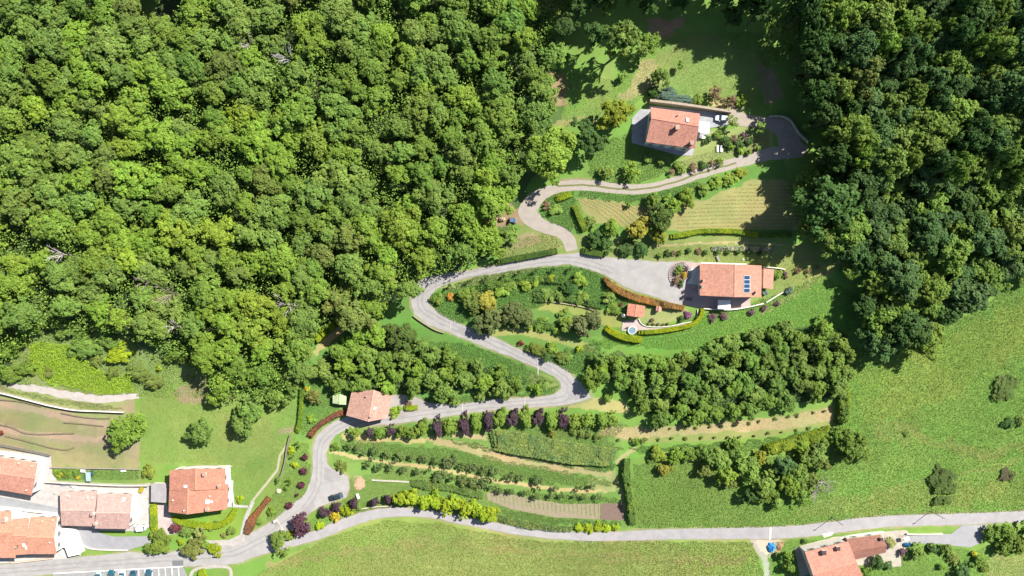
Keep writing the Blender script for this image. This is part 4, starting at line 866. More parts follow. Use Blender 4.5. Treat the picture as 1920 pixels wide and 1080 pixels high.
# garden inside the long drive loop
for q in [(885, 565, 22, 'M', (.12, .18, .035), 'green bushy tree at the left end of the loop garden', 4), (912, 567, 22, 'M', (.3, .28, .04), 'golden-yellow tree in the loop garden', 4), (873, 553, 17, 'M', 'mg', 'dense green bush above the golden-yellow tree', 2.8),
          (822, 563, 13, 'S', 'mg', 'round green bush in the inside of the first drive bend', 2), (843, 557, 9, 'S', 'orr', 'orange-leaved bush in the inside of the first drive bend', 1.2),
          (925, 600, 30, 'L', (.12, .155, .05), 'wide airy tree overhanging the drive in the loop garden', 5), (960, 590, 28, 'L', (.12, .155, .05), 'airy tree right of the golden-yellow tree', 5), (985, 598, 20, 'M', (.13, .17, .05), 'airy small tree in the middle of the loop garden', 4), (900, 612, 22, 'M', (.10, .14, .04), 'dark airy tree at the drive edge', 4),
          (1090, 608, 30, 'L', (.13, .165, .06), 'airy tree left of the curved lime hedge', 5.5), (1110, 600, 20, 'M', (.12, .15, .05), 'airy tree at the curved lime hedge end', 5), (1065, 605, 22, 'M', 'mg', 'low green tree left of the airy tree by the lime hedge', 3),
          (1033, 522, 8, 'S', 'lime', 'round yellow-lime bush among the posts of the loop garden', 1.6), (985, 530, 15, 'S', 'by', 'bright bush below the short dark cypresses', 1.6), (955, 535, 17, 'M', 'mg', 'green bush in the upper part of the loop garden', 1.8), (940, 545, 15, 'S', 'yg', 'yellow-green bush in the upper part of the loop garden', 1.6), (1005, 527, 12, 'S', 'by', 'second bright bush below the short dark cypresses', 1.4),
          (1070, 540, 18, 'M', 'dg', 'dark green bush in the loop garden', 2.6), (1085, 525, 16, 'M', 'yg', 'yellow-green small tree in the loop garden', 2.6), (1050, 555, 14, 'S', 'gg', 'grey-green bush beside the dusty bank path', 1.4), (1025, 552, 14, 'S', 'gg', 'second grey-green bush beside the dusty bank path', 1.4), (1010, 557, 10, 'S', 'dg', 'dark bush at the left end of the dusty bank path', 1.3),
          (1095, 558, 14, 'S', 'mg', 'green bush right of the grey-green bushes', 1.4), (1143, 555, 13, 'S', 'gg', 'pale bush above the garden house', 1.8), (1150, 575, 14, 'S', 'mg', 'green bush left of the garden house', 1.4), (1163, 571, 4, 'S', 'rd', 'tiny red bush left of the garden house', .8), (1149, 584, 5, 'S', 'mg', 'tiny round bush on the grass left of the garden house', 1.),
          (991, 613, 8, 'S', 'lime', 'small lime bush in the lower loop garden', 1.4), (1043, 620, 8, 'S', 'by', 'small bright bush left of the airy lime-hedge tree', 1.4), (1015, 608, 14, 'S', 'mg', 'low green bush in the lower loop garden', 1.3), (976, 642, 6, 'S', 'rd', 'small dark red bush beside the drive', 1.2),
          (1005, 655, 15, 'M', (.16, .2, .03), 'yellow-green bush beside the drive above the second bend', 2), (1035, 655, 14, 'S', 'yg', 'yellow-green bush right of its neighbour beside the drive', 2), (1025, 668, 13, 'S', 'dg', 'dark bush at the drive edge above the second bend', 1.8), (1085, 653, 8, 'S', 'lime', 'lime bush at the end of the dry path', 1.4), (1060, 670, 14, 'S', 'gg', 'soft green bush between the drive and the walnut grove', 1.4)]:
    tree(q[0], q[1], q[2], q[3], q[4], q[5], q[6], name='bush' if q[3] == 'S' else 'garden_tree', cat='bush' if q[3] == 'S' else 'tree')
for i, q in enumerate([(843, 535), (879, 528), (911, 523), (944, 518), (973, 511), (1005, 507), (1037, 505), (1069, 505)]):
    tree(q[0], q[1], 3.4, 'C', 'dg', '%s slim young cypress from the left in the row along the drive' % ['first', 'second', 'third', 'fourth', 'fifth', 'sixth', 'seventh', 'eighth'][i], 3., 'young cypresses along the drive', 'cypress')
# around the hay field
for q in [(1198, 432, 24, 'M', (.27, .27, .035), 'yellowish tree below the hay field', 5.5), (1238, 405, 28, 'B', (.10, .155, .03), 'dark green tree in the middle of the hay field edge', 6), (1225, 375, 16, 'M', 'mg', 'small green tree at the upper end of the tree belt crossing the hay field', 4), (1285, 370, 20, 'M', (.17, .24, .025), 'bright green tree nearest the track in the belt crossing the hay field', 4),
          (1262, 385, 18, 'M', 'yg', 'yellow-green tree in the belt crossing the hay field', 4.2), (1235, 440, 18, 'M', (.23, .26, .03), 'lime-yellow small tree at the hay field hedge end', 4), (1148, 428, 18, 'M', 'yg', 'yellow-green tree at the left end below the hay field', 4), (1112, 445, 18, 'M', 'dg', 'dark green tree beside the track bend below the hay field', 3), (1135, 455, 18, 'M', 'dg', 'dark green bush above the gravel forecourt', 2.5),
          (1175, 465, 18, 'M', 'dg', 'dark bush in the shade above the gravel forecourt', 2), (1205, 468, 15, 'M', 'dg', 'dark bush right of the shaded bushes above the forecourt', 2), (1107, 415, 12, 'S', 'gg', 'grey-green bush at the left tip of the hay field', 1.4), (1178, 384, 7, 'S', 'mg', 'tiny tree alone on the upper edge of the hay field', 1.6),
          (1345, 340, 15, 'S', 'yg', 'yellow-green bush on the bank between the track and the hay field', 1.7), (1368, 335, 14, 'S', 'yg', 'second yellow-green bush on the bank above the hay field', 1.7), (1390, 325, 13, 'S', (.24, .27, .03), 'yellowish bush nearest the shaded track bend', 1.7), (1320, 352, 15, 'S', 'mg', 'green bush on the bank above the hay field', 1.7),
          (1040, 392, 14, 'S', 'gg', 'soft green bush in the grass island of the track bend', 1.2), (1025, 385, 8, 'S', 'brown', 'brownish bush at the rim of the track bend', 1.1)]:
    tree(q[0], q[1], q[2], q[3], q[4], q[5], q[6], name='bush' if q[3] == 'S' else 'garden_tree', cat='bush' if q[3] == 'S' else 'tree')
# villa grounds
for q in [(1459, 515, 12, 'S', 'mg', 'dark green bush at the right end of the villa', 1.6), (1471, 512, 6, 'S', 'mauve', 'purple bush right of the villa', 1.2), (1480, 545, 9, 'S', 'bluish', 'grey bush at the end of the thin white garden wall', 1.2), (1338, 594, 9, 'S', 'mauve', 'purple flowering bush below the white awning', 1.1), (1357, 591, 9, 'S', 'mauve', 'second purple flowering bush below the white awning', 1.1),
          (1410, 586, 8, 'S', 'mauve', 'purple bush on the slope below the villa wall', 1.1), (1432, 578, 6, 'S', 'mauve', 'small purple bush touching the villa wall', 1.), (1458, 570, 6, 'S', 'mauve', 'small purple bush on the slope right of the villa wall', .9), (1290, 592, 8, 'S', (.3, .12, .24), 'pink flowering bush in the garden plot beside the lime hedge', 1.2), (1278, 597, 7, 'S', 'dg', 'dark bush beside the pink flowering bush', 1.1), (1222, 600, 5, 'S', 'brown', 'brown bush in the garden plot', .9),
          (1475, 520, 4, 'S', 'brown', 'tiny brown bush on the grass right of the villa', .8), (1497, 507, 8, 'F', 'brown', 'bare bush in the grass near the dark wood shadow', 1.5), (1516, 510, 7, 'F', 'brown', 'second bare bush in the grass near the dark wood shadow', 1.2), (1533, 502, 5, 'F', 'brown', 'third small bare bush in the grass near the dark wood shadow', 1.)]:
    tree(q[0], q[1], q[2], q[3], q[4], q[5], q[6], name='bush', cat='bush')
for i in range(5): tree(1216 + i * 9, 608 - (i == 4), 3.2, 'S', 'brown', '%s little round shrub from the left on the white path edging' % ['first', 'second', 'third', 'fourth', 'fifth'][i], .7, 'little shrubs on the white path edging', 'shrub', 'shrub')
for i, q in enumerate([(1237, 478), (1251, 475), (1262, 474), (1276, 473), (1292, 471), (1309, 470), (1322, 472), (1345, 473), (1365, 473), (1385, 472), (1405, 473), (1425, 474)]):
    tree(q[0], q[1], 6.5, 'S', ['mg', 'dg', 'brown'][i % 3] if i < 6 else 'dg', '%s dark shrub from the left in the row above the villa lawn' % ['first', 'second', 'third', 'fourth', 'fifth', 'sixth', 'seventh', 'eighth', 'ninth', 'tenth', 'eleventh', 'twelfth'][i], 1.1, 'dark shrubs above the villa lawn', 'shrub', 'shrub')
# highest house garden
for q in [(1345, 252, 10, 'mg'), (1360, 262, 12, 'dg'), (1378, 262, 10, 'brown'), (1395, 256, 9, 'mauve'), (1385, 270, 11, 'dg'), (1402, 265, 9, 'dg'), (1328, 262, 9, 'dg'), (1370, 276, 9, 'mg'), (1388, 283, 10, 'yg'), (1318, 312, 9, 'dg'), (1300, 315, 10, 'brown'), (1335, 308, 8, 'brown'), (1280, 318, 10, 'gg'), (1270, 312, 9, 'mg'), (1350, 303, 8, 'mg'), (1215, 300, 9, 'gg'), (1238, 305, 8, 'mg'), (1258, 322, 8, 'brown'), (1405, 285, 7, 'yg'), (1420, 278, 6, 'mg')]:
    tree(q[0], q[1], q[2], 'F' if q[3] in ('brown', 'mauve') else 'S', q[3], '%s garden shrub by the highest house, %s' % ({'mauve': 'purple', 'brown': 'brown-twigged'}.get(q[3]) or NAMES[q[3]], where(*q[:2])), 1.5, 'garden shrubs of the highest house', 'shrub', 'shrub')
# walnut groves (two blocks of planted trees)
def fill(poly, n_try, r0, r1, kind, cols, hs, fmt, grp, name, spacing=.74, cap=300, seed=3, weight=None):
    rg = random.Random(seed); xs = [p[0] for p in poly]; ys = [p[1] for p in poly]; n = 0; pts = list(KEEP)
    A = np.array(poly)
    for _ in range(n_try):
        if n >= cap: break
        x = rg.uniform(min(xs), max(xs)); y = rg.uniform(min(ys), max(ys)); r = rg.uniform(r0, r1)
        if not inpoly(np.array([x]), np.array([y]), poly)[0]: continue
        if any(inpoly(np.array([x]), np.array([y]), g)[0] for g in GAPS): continue
        if any((x - a) ** 2 + (y - b) ** 2 < (spacing * (r + c)) ** 2 for a, b, c in pts): continue
        pts.append((x, y, r)); n += 1; c = cols(x, y, rg); h = hs(x, y, rg)
        tree(x, y, r, kind, c, fmt % (NAMES.get(c, 'green'), where(x, y)), h, grp, name)
    return n
GAPS = [[(265, -20), (390, -20), (350, 40), (330, 65), (290, 55)], [(1060, 95), (1090, 95), (1090, 125), (1060, 125)], [(15, 400), (75, 395), (70, 470), (10, 490)], [(0, 540), (80, 545), (75, 575), (0, 570)], [(90, 580), (180, 583), (190, 605), (100, 600)],
        [(590, 300), (625, 300), (625, 330), (590, 330)], [(610, 90), (640, 90), (645, 150), (615, 160)], [(590, 640), (640, 590), (700, 600), (640, 640)], [(800, 480), (850, 480), (840, 515), (800, 520)], [(880, 140), (920, 150), (930, 190), (890, 185)], [(930, 240), (985, 245), (980, 275), (930, 275)]]
for q in [(100, 80, 46, 'gg'), (205, 95, 52, 'gg'), (425, 125, 40, 'ol'), (90, 145, 36, 'mg'), (560, 215, 44, 'mg'), (480, 265, 48, 'yg'), (250, 335, 50, 'yg'), (105, 425, 44, 'mg'), (475, 620, 50, 'yg'), (560, 645, 40, 'mg'), (205, 515, 42, 'gg'), (860, 60, 48, 'wal'), (960, 45, 44, 'wal'), (905, 255, 44, 'mg'), (750, 420, 44, 'yg'), (640, 30, 46, 'gg'), (330, 430, 46, 'by'), (40, 300, 44, 'gg'), (640, 330, 46, 'gg')]:
    tree(q[0], q[1], q[2], 'B', q[3], 'very broad %s tree of the left wood, %s' % (NAMES[q[3]], where(0, 0)), 11.8, 'very broad trees of the left wood', 'woodland_tree')
fill(GROVE_R, 4000, 17, 22, 'W', lambda x, y, r: r.choice(['wal', 'mg', 'mg', 'gg', 'gg']), lambda x, y, r: r.uniform(4.6, 5.8), '%s tree planted below the villa, %s', 'planted trees below the villa', 'walnut_tree', .66, seed=5)
fill(GROVE_L, 3000, 17, 24, 'W', lambda x, y, r: r.choice(['gg', 'mg', 'yg', 'gg']), lambda x, y, r: r.uniform(5, 6.5), '%s tree planted beside the roadside house, %s', 'planted trees beside the roadside house', 'walnut_tree', .66, seed=6)
def lcol(x, y, r):
    n = float(vnoise(np.array([x + 300.]), np.array([y + 300.]), 75, 17)[0]) + r.uniform(-.22, .22)
    if x < 620: L = ['mg', 'gg', 'gg', 'yg', 'yg', 'by', 'yg'] if y > 180 else ['mg', 'wal', 'gg', 'gg', 'yg', 'yg']
    elif x < 950: L = ['wal', 'mg', 'mg', 'gg', 'yg'] if y < 330 else ['mg', 'gg', 'yg', 'yg', 'gg']
    else: L = ['mg', 'gg', 'wal', 'yg']
    if r.random() < .04: return 'ol'
    return L[min(len(L) - 1, max(0, int(n * len(L))))]
    return r.choice(['mg', 'gg', 'wal', 'yg'])
print('left wood', fill(FOREST_L, 60000, 22, 41, 'B', lcol, lambda x, y, r: r.uniform(9.3, 12.3), '%s tree of the left wood, %s', 'trees of the left wood', 'woodland_tree', .5, 280, 7))
print('right wood', fill(FOREST_R, 12000, 24, 42, 'B', lambda x, y, r: r.choice(['bg', 'bg', 'mg', 'dg', 'gg', 'mg']), lambda x, y, r: r.uniform(12, 19) if y < 330 else r.uniform(8, 10.5), '%s tree of the right wood, %s', 'trees of the right wood', 'broadleaf_tree', .52, 200, 8))
# bare and dead trees
def bare(px, py, r, label, col, h=9, seed=1):
    g = G(px, py, h * .8); rg = random.Random(seed); Rm = r * mpp(px, py); m = MB(); top = Vector((0, 0, h * .45)); m.tube((0, 0, -.5), top, .22, .16)
    for i in range(11):
        a = rg.uniform(0, 6.28); l = rg.uniform(.5, 1) * Rm; e = top + Vector((math.cos(a) * l, math.sin(a) * l, h * rg.uniform(.3, .55))); mid = top.lerp(e, .5) + Vector((rg.uniform(-.3, .3), rg.uniform(-.3, .3), .3)); m.tube(top, mid, .12, .08, 5); m.tube(mid, e, .08, .03, 4)
        for k in range(4):
            s = mid.lerp(e, rg.random()); b = a + rg.uniform(-1.2, 1.2); q = rg.uniform(.2, .45) * Rm; m.tube(s, s + Vector((math.cos(b) * q, math.sin(b) * q, rg.uniform(.2, 1.2))), .05, .02, 4)
    base = Vector((g.x, g.y, float(f(g.x, g.y)))); o = m.build('bare_tree', M['bark'], None, base, col); tag(o, label, 'tree')
bare(535, 103, 20, 'bare white-branched tree in the upper part of the left wood', (.42, .4, .4), 12.4, 1); bare(537, 572, 22, 'bare pale tree in the lower right part of the left wood', (.42, .38, .35), 12, 2); bare(325, 612, 14, 'bare pale tree near the lower edge of the left wood', (.5, .45, .42), 11.5, 3)
bare(105, 476, 16, 'bare white branches at the far left of the wood', (.5, .46, .44), 12, 4); bare(312, 552, 22, 'bare grey-brown tree left of the middle of the wood', (.32, .25, .22), 12, 5); bare(460, 75, 16, 'bare grey tree near the olive conifer at the top', (.4, .38, .34), 12.5, 6); bare(265, 530, 14, 'small bare tree in the left wood above the grey-brown one', (.36, .3, .27), 12.5, 7)
bare(1730, 560, 26, 'fallen bare pale tree between the dark trees above the right meadow', (.4, .33, .27), 3.5, 8); bare(1545, 905, 24, 'grey leafless shrub at the right end of the lower tree clump', (.3, .27, .25), 3.2, 9); bare(1530, 925, 18, 'small grey leafless shrub below the right end of the lower tree clump', (.3, .27, .25), 2.6, 10)
# ---------------------------------------------------------------- rows beside and below the road
ORD = ['first', 'second', 'third', 'fourth', 'fifth', 'sixth', 'seventh', 'eighth', 'ninth', 'tenth', 'eleventh', 'twelfth', 'thirteenth', 'fourteenth', 'fifteenth', 'sixteenth', 'seventeenth', 'eighteenth', 'nineteenth', 'twentieth', 'twenty-first', 'twenty-second', 'twenty-third', 'twenty-fourth']
gi = pi_ = 0
GR = (.16, .25, .035)
for px, py, rx, ry, c in [(666, 811, 10, 10, 0), (693, 810, 8, 9, 1), (712, 810, 12, 11, 0), (734, 807, 9, 10, 1), (754, 805, 12, 12, 0), (772, 813, 11, 9, 0), (792, 804, 13, 18, 0), (821, 801, 10, 17, 1), (846, 797, 13, 19, 0), (871, 796, 11, 18, 1), (892, 793, 12, 19, 0), (915, 789, 11, 20, 1), (939, 785, 13, 19, 0),
                          (963, 786, 12, 18, 1), (986, 783, 12, 17, 0), (1010, 785, 12, 17, 1), (1033, 788, 13, 18, 0), (1057, 786, 12, 17, 1), (1080, 788, 14, 18, 0), (1104, 786, 14, 17, 0), (1129, 788, 13, 15, 0), (1149, 786, 12, 13, 0)]:
    if c: pi_ += 1
    else: gi += 1
    tree(px, py, rx * 1.15, 'M', 'pu' if c else GR, ('%s purple-leaved tree from the left in the two-coloured row below the road' if c else '%s bright green tree from the left in the two-coloured row below the road') % ORD[(pi_ if c else gi) - 1], 3.6,
         'purple trees of the two-coloured row' if c else 'green trees of the two-coloured row', 'plum_tree' if c else 'row_tree', 'tree', 1., max(1, ry / rx * .95))
for q in [(1035, 812, 8, 'ye'), (1090, 812, 10, 'ol'), (1105, 815, 9, 'ol'), (1120, 818, 9, 'ol'), (1076, 810, 8, 'gg'), (1193, 829, 8, 'mg'), (1205, 826, 6, 'ol')]:
    tree(q[0], q[1], q[2], 'S', (.2, .2, .04) if q[3] == 'ye' else q[3], '%s bush between the two-coloured row and the vine block, %s' % ({'ye': 'yellowish'}.get(q[3]) or NAMES[q[3]], where(*q[:2])), 1.6, 'bushes below the two-coloured row', 'bush', 'bush')
rowA = [(655, 836, 8), (671, 840, 7), (682, 848, 6), (702, 848, 10), (726, 850, 10), (750, 853, 12), (773, 857, 6), (795, 860, 8), (817, 866, 9), (837, 868, 9), (850, 864, 11), (868, 874, 10), (889, 876, 11), (908, 880, 10), (926, 886, 12), (957, 893, 10), (977, 897, 8), (1008, 904, 12), (1042, 914, 7), (1087, 915, 6), (1110, 911, 7)]
rowB = [(691, 871, 8), (711, 875, 9), (732, 874, 8), (757, 880, 8), (784, 884, 8), (805, 882, 4), (824, 893, 14), (848, 895, 9), (868, 901, 11), (889, 905, 12), (911, 906, 13), (936, 918, 8), (957, 921, 7), (985, 924, 6), (1005, 930, 8), (1034, 928, 6), (1054, 928, 6), (1080, 928, 5), (1096, 931, 6), (1123, 931, 6)]
for nm, row in (('upper', rowA), ('lower', rowB)):
    for i, q in enumerate(row): tree(q[0], q[1], q[2] * 1.15, 'F', rnd.choice([(.12, .17, .05), (.10, .15, .045), (.13, .165, .06)]), '%s fruit tree from the left in the %s orchard row' % (ORD[i], nm), 2.6, 'fruit trees of the %s orchard row' % nm, 'fruit_tree')
for i, q in enumerate([(752, 935, 15), (773, 934, 15), (795, 941, 15), (815, 938, 14), (836, 947, 15), (855, 943, 14), (872, 953, 15), (893, 954, 14), (905, 963, 15), (922, 960, 12), (920, 970, 10)]):
    tree(q[0], q[1], q[2] * 1.12, 'M', (.27, .36, .022), '%s lime-yellow tree from the left in the dense group above the lane' % ORD[i], 4.6, 'lime-yellow trees above the lane', 'lime_yellow_tree')
for i, (x, w) in enumerate([(1085, 10), (1103, 10), (1121, 10), (1139, 10), (1156, 9)]):
    tree(x, 990 - i * .3, w, 'S', (.3, .4, .02), '%s low lime-yellow bush from the left above the straight part of the lane' % ORD[i], 1.2, 'low lime-yellow bushes above the lane', 'bush', 'bush')
for q in [(609, 961, 12, 'pu', 3), (630, 953, 11, 'pu', 3), (665, 944, 11, 'pu', 3), (702, 940, 10, 'pu', 3), (729, 935, 11, 'pu', 3.2), (566, 988, 23, 'pu', 5)]:
    tree(q[0], q[1], q[2], 'M', 'pu' if q[2] < 20 else (.09, .045, .06), 'dark purple tree between the car lay-by and the lane, %s' % where(*q[:2]) if q[2] < 20 else 'big wine-purple tree in the fork of road and lane', q[4], 'purple trees between the lay-by and the lane' if q[2] < 20 else None, 'plum_tree')
for q in [(572.5, 858, 7), (569, 882.5, 7), (565, 909, 7), (558, 927, 3), (542, 947.5, 7)]:
    tree(q[0], q[1], q[2], 'S', (.12, .035, .06), 'round wine-red bush on the verge left of the road, %s' % where(*q[:2]), 1.8, 'wine-red bushes on the road verge', 'bush', 'bush')
for q in [(652, 958, 12, 'lime', 'S', 'round lime bush between the purple trees and the lane', 2), (628, 967, 10, 'ye', 'S', 'yellow bush below the pair of purple trees', 1.6), (598, 986, 10, 'lime', 'S', 'lime bush right of the big wine-purple tree', 1.2), (548, 843, 9, 'lime', 'S', 'lime bush on the verge beside the dry stone wall', 1.2), (553, 870, 8, 'lime', 'S', 'second lime bush on the verge below the first', 1.2),
          (512, 957, 11, 'mg', 'S', 'green bush between the red hedge and the road', 1.6), (486, 978, 8, 'gg', 'S', 'small green bush at the lower red hedge', 1.2), (522, 900, 6, 'gg', 'F', 'thin sapling on the verge', 2), (527, 1016, 24, (.15, .22, .04), 'W', 'round green tree between the road fork arms', 4.5), (544, 1003, 10, 'lime', 'S', 'lime bush behind the round tree in the road fork', 1.2),
          (641, 873, 12, 'ol', 'S', 'olive bush at the corner of the car lay-by', 1.4), (628, 836, 9, 'mg', 'S', 'green bush at the road side above the orchard', 1.6), (590, 742, 18, (.18, .2, .05), 'L', 'airy olive tree left of the pale green hut', 4), (576, 730, 6, 'ye', 'S', 'yellow bush beside the narrow lime hedge', 1), (585, 787, 10, 'yg', 'S', 'green bush above the red hedge', 1.2), (605, 705, 9, 'mg', 'S', 'green bush above the pale green hut', 1.4),
          (672, 950, 8, 'gg', 'S', 'grey-green bush under the third purple tree', 1.)]:
    tree(q[0], q[1], q[2], q[4], q[3], q[5], q[6], name='bush' if q[4] == 'S' else 'garden_tree', cat='bush' if q[4] == 'S' else 'tree')
for i, q in enumerate([(558, 830), (563, 836), (550, 855), (543, 898), (545, 905), (538, 915)]): tree(q[0], q[1], 3, 'C', 'mg', '%s thin sapling from the top on the verge beside the dry stone wall' % ORD[i], 2.6, 'thin saplings on the verge', 'sapling', 'tree')
# lower right tree clump
for q in [(1232, 852, 18, 'M', 'by', 3), (1270, 855, 18, 'W', 'yg', 4), (1292, 850, 16, 'W', 'mg', 4), (1320, 848, 17, 'W', 'mg', 5), (1322, 878, 17, 'W', 'ol', 4), (1350, 860, 22, 'W', 'gg', 6), (1362, 890, 22, 'W', 'yg', 6), (1405, 880, 26, 'W', 'gg', 6.5), (1432, 905, 26, 'W', 'gg', 6.5), (1440, 925, 20, 'W', 'mg', 5), (1385, 850, 18, 'W', 'gg', 5), (1425, 855, 14, 'M', (.24, .27, .03), 3),
          (1470, 870, 24, 'W', 'bg', 6), (1495, 890, 24, 'W', 'gg', 6), (1480, 905, 22, 'W', 'yg', 6), (1500, 925, 22, 'W', 'mg', 5), (1530, 850, 26, 'W', 'gg', 6), (1510, 860, 20, 'W', 'mg', 5), (1545, 870, 14, 'W', 'ol', 5), (1520, 900, 18, 'W', 'ol', 5), (1595, 835, 34, 'B', 'mg', 7), (1570, 815, 18, 'W', 'mg', 5), (1615, 845, 20, 'W', 'gg', 5), (1500, 835, 16, 'M', 'yg', 4), (1545, 830, 14, 'M', 'mg', 4), (1405, 930, 16, 'W', 'dg', 5), (1455, 942, 14, 'M', 'gg', 3.4), (1370, 905, 12, 'M', 'ol', 3), (1375, 835, 16, 'M', 'mg', 4)]:
    tree(q[0], q[1], q[2], q[3], q[4], '%s tree of the middle meadow clump, %s' % (NAMES.get(q[4]) if isinstance(q[4], str) else 'yellowish', where(*q[:2])), q[5], 'trees of the clump above the middle meadow', 'clump_tree')
tree(1245, 882, 15, 'M', (.24, .24, .035), 'round yellow bush standing alone in the middle meadow', 3, name='bush', cat='bush'); tree(1222, 862, 8, 'S', 'gg', 'small grey bush left of the yellow bush in the middle meadow', 1.2, name='bush', cat='bush')
hedge('bright yellow-green hedge row at the upper side of the lower tree clump', [(1435, 845), (1465, 836), (1500, 826), (1540, 815), (1560, 808)], 9, 2.4, (.23, .31, .03), .2, 40, rough=.3, name='hedge')
for q in [(1885, 722, 28, 'M', (.09, .14, .03), 'dark bush at the right edge in the middle of the big meadow', 1.6), (1768, 905, 34, 'M', (.09, .14, .03), 'dark sprawling bush in the lower part of the big meadow', 1.8), (1893, 795, 12, 'S', (.06, .13, .03), 'dark green bush near the right edge of the big meadow', 1.8), (1915, 788, 10, 'S', 'gg', 'green bush touching the right edge of the photo', 1.4), (1700, 815, 7, 'S', 'gg', 'small tuft bush in the big meadow', .8), (1885, 892, 18, 'F', (.1, .09, .05), 'flat brown bramble patch right of the dark sprawling bush', .9)]:
    tree(q[0], q[1], q[2], q[3], q[4], q[5], q[6], name='bush', cat='bush')
# bottom right garden and village garden
for q in [(1720, 1035, 16, 'M', 'gg', 3), (1748, 1030, 12, 'S', 'dg', 1.8), (1775, 1030, 14, 'M', 'gg', 2.6), (1787, 1045, 12, 'S', 'ol', 1.6), (1825, 1037, 7, 'S', 'ye', 1.4), (1835, 1052, 13, 'M', 'mg', 2.6), (1805, 1070, 18, 'M', 'bg', 3.4), (1765, 1063, 8, 'S', 'mg', 1.6), (1858, 1003, 16, 'M', 'gg', 4), (1885, 1000, 22, 'W', 'mg', 5), (1905, 1020, 22, 'W', (.15, .19, .03), 5), (1880, 1025, 16, 'W', 'mg', 4), (1845, 1065, 10, 'S', 'mg', 1.6), (1475, 1040, 12, 'M', 'mg', 4), (1480, 1062, 12, 'M', 'mg', 4), (1645, 1055, 16, 'M', 'dg', 3), (1625, 1075, 14, 'M', 'mg', 2.6), (1665, 1062, 10, 'S', 'bg', 1.6), (1670, 1015, 12, 'S', 'pale', 1.2), (1690, 1035, 9, 'S', 'mauve', 1.4), (1508, 1016, 6, 'S', 'dg', 1.), (1925, 1000, 20, 'W', 'mg', 5)]:
    tree(q[0], q[1], q[2], q[3], (.36, .34, .03) if q[4] == 'ye' else q[4], '%s garden plant around the farmhouse, %s' % ((NAMES.get(q[4]) or {'ye': 'yellow', 'pale': 'pale', 'mauve': 'purple'}.get(q[4], 'yellowish')) if isinstance(q[4], str) else 'yellowish', where(*q[:2])), q[5], 'garden plants around the farmhouse', 'garden_plant', 'garden plant')
for q in [(298, 1017, 27, 'W', (.17, .26, .04), 'large round light-green tree at the road below the village driveway', 4.5), (363, 1026, 24, 'W', (.19, .22, .05), 'round olive tree beside the road next to the light-green one', 4), (403, 1030, 14, 'M', 'lime', 'lime-green bush at the right end of the roadside trees', 2.4), (385, 1020, 11, 'S', 'mg', 'green bush between the olive tree and the lime-green bush', 1.8), (374, 998, 12, 'F', 'pale', 'pale yellow small tree in the garden below the stepped-roof house', 3.4),
          (329, 991, 11, 'M', (.15, .05, .06), 'round dark red tree at the end of the pinkish driveway', 3), (348, 995, 13, 'M', 'gg', 'green bush right of the round dark red tree', 2), (340, 1015, 8, 'S', 'lime', 'lime bush between the two roadside trees', 1.4), (432, 995, 10, 'S', 'gg', 'grey-green bush at the garden corner by the road', 1.3), (421, 1004, 6, 'S', 'pale', 'pale bush at the garden corner by the road', 1.), (410, 985, 9, 'S', 'gg', 'grey-green bush below the curved lime hedge', 1.2), (395, 990, 9, 'S', 'gg', 'grey-green bush beside the pale small tree', 1.2),
          (277, 883, 14, 'M', (.22, .26, .04), 'round yellow-green bush at the end of the kitchen garden', 2.4), (266, 918, 7, 'S', 'ye', 'yellow bush above the white yard', 1.2), (452, 935, 8, 'S', 'lime', 'lime bush at the path corner right of the stepped-roof house', 1.2), (105, 885, 8, 'S', 'yg', 'yellow-green bush in the kitchen garden beside the tall white wall', 1.2), (125, 888, 9, 'S', 'mg', 'green bush in the kitchen garden', 1.), (142, 885, 9, 'S', 'mg', 'green bush right of the middle of the kitchen garden', 1.), (114, 890, 6, 'S', 'ye', 'yellow flowering bush in the kitchen garden', .9), (147, 896, 5, 'S', 'ye', 'second yellow flowering bush in the kitchen garden', .9), (3, 811, 6, 'S', 'rd', 'dark red bush at the left edge of the bare terraces', 1.4)]:
    tree(q[0], q[1], q[2], q[3], q[4], q[5], q[6], name='bush' if q[3] == 'S' else 'garden_tree', cat='bush' if q[3] == 'S' else 'tree')
# hedges
hedge('orange-leaved hedge curving below the gravel forecourt', [(1132, 520, 3), (1145, 534, 5), (1165, 547, 6), (1190, 557, 6), (1220, 565, 6), (1250, 572, 5), (1283, 578, 4)], 5, 1.7, (.33, .19, .06), .15, 80, rough=.4)
hedge('clipped lime hedge left of the round pool', [(1136, 614), (1150, 624), (1170, 632), (1190, 636), (1204, 637)], 5.5, 1.7, (.3, .37, .015), .1, 120, rough=.03)
hedge('clipped lime hedge curving from the round pool up to the villa', [(1198, 623.5, 3.5), (1230, 621.5, 3.5), (1262, 617, 3.5), (1290, 611, 3.5), (1306, 603, 4), (1314, 592, 3.5), (1318, 579, 3.5)], 4, 1.5, (.3, .37, .015), .1, 120, rough=.03)
hedge('long red-brown hedge along the road left of the house at the bend', [(648, 772), (632, 777), (615, 786), (600, 796), (588, 808), (580, 820)], 4.2, 1.6, (.26, .11, .06), .14, 80, rough=.35)
hedge('red-brown hedge beside the footpath below the lawn', [(504, 934, 5), (494, 947, 4), (482, 962, 5), (472, 978, 8), (466, 992, 7), (463, 1002, 3)], 6, 1.2, (.26, .12, .06), .14, 80, rough=.35)
hedge('narrow lime hedge running down from the left wood to the road', [(569, 690), (567, 720), (565, 760), (562, 790), (557, 812)], 3, 1.5, (.16, .26, .03), .14, 70, rough=.1)
for i, q in enumerate([(596, 633), (606, 623), (622, 612), (634, 602)]): hedge('%s rounded lime hedge mound from the lower left above the planted block' % ORD[i], [(q[0] - 5, q[1] + 4, 6), (q[0], q[1], 8), (q[0] + 5, q[1] - 4, 6)], 8, 1.6, (.26, .35, .02), .13, 90, group='lime hedge mounds above the planted block', rough=.1)
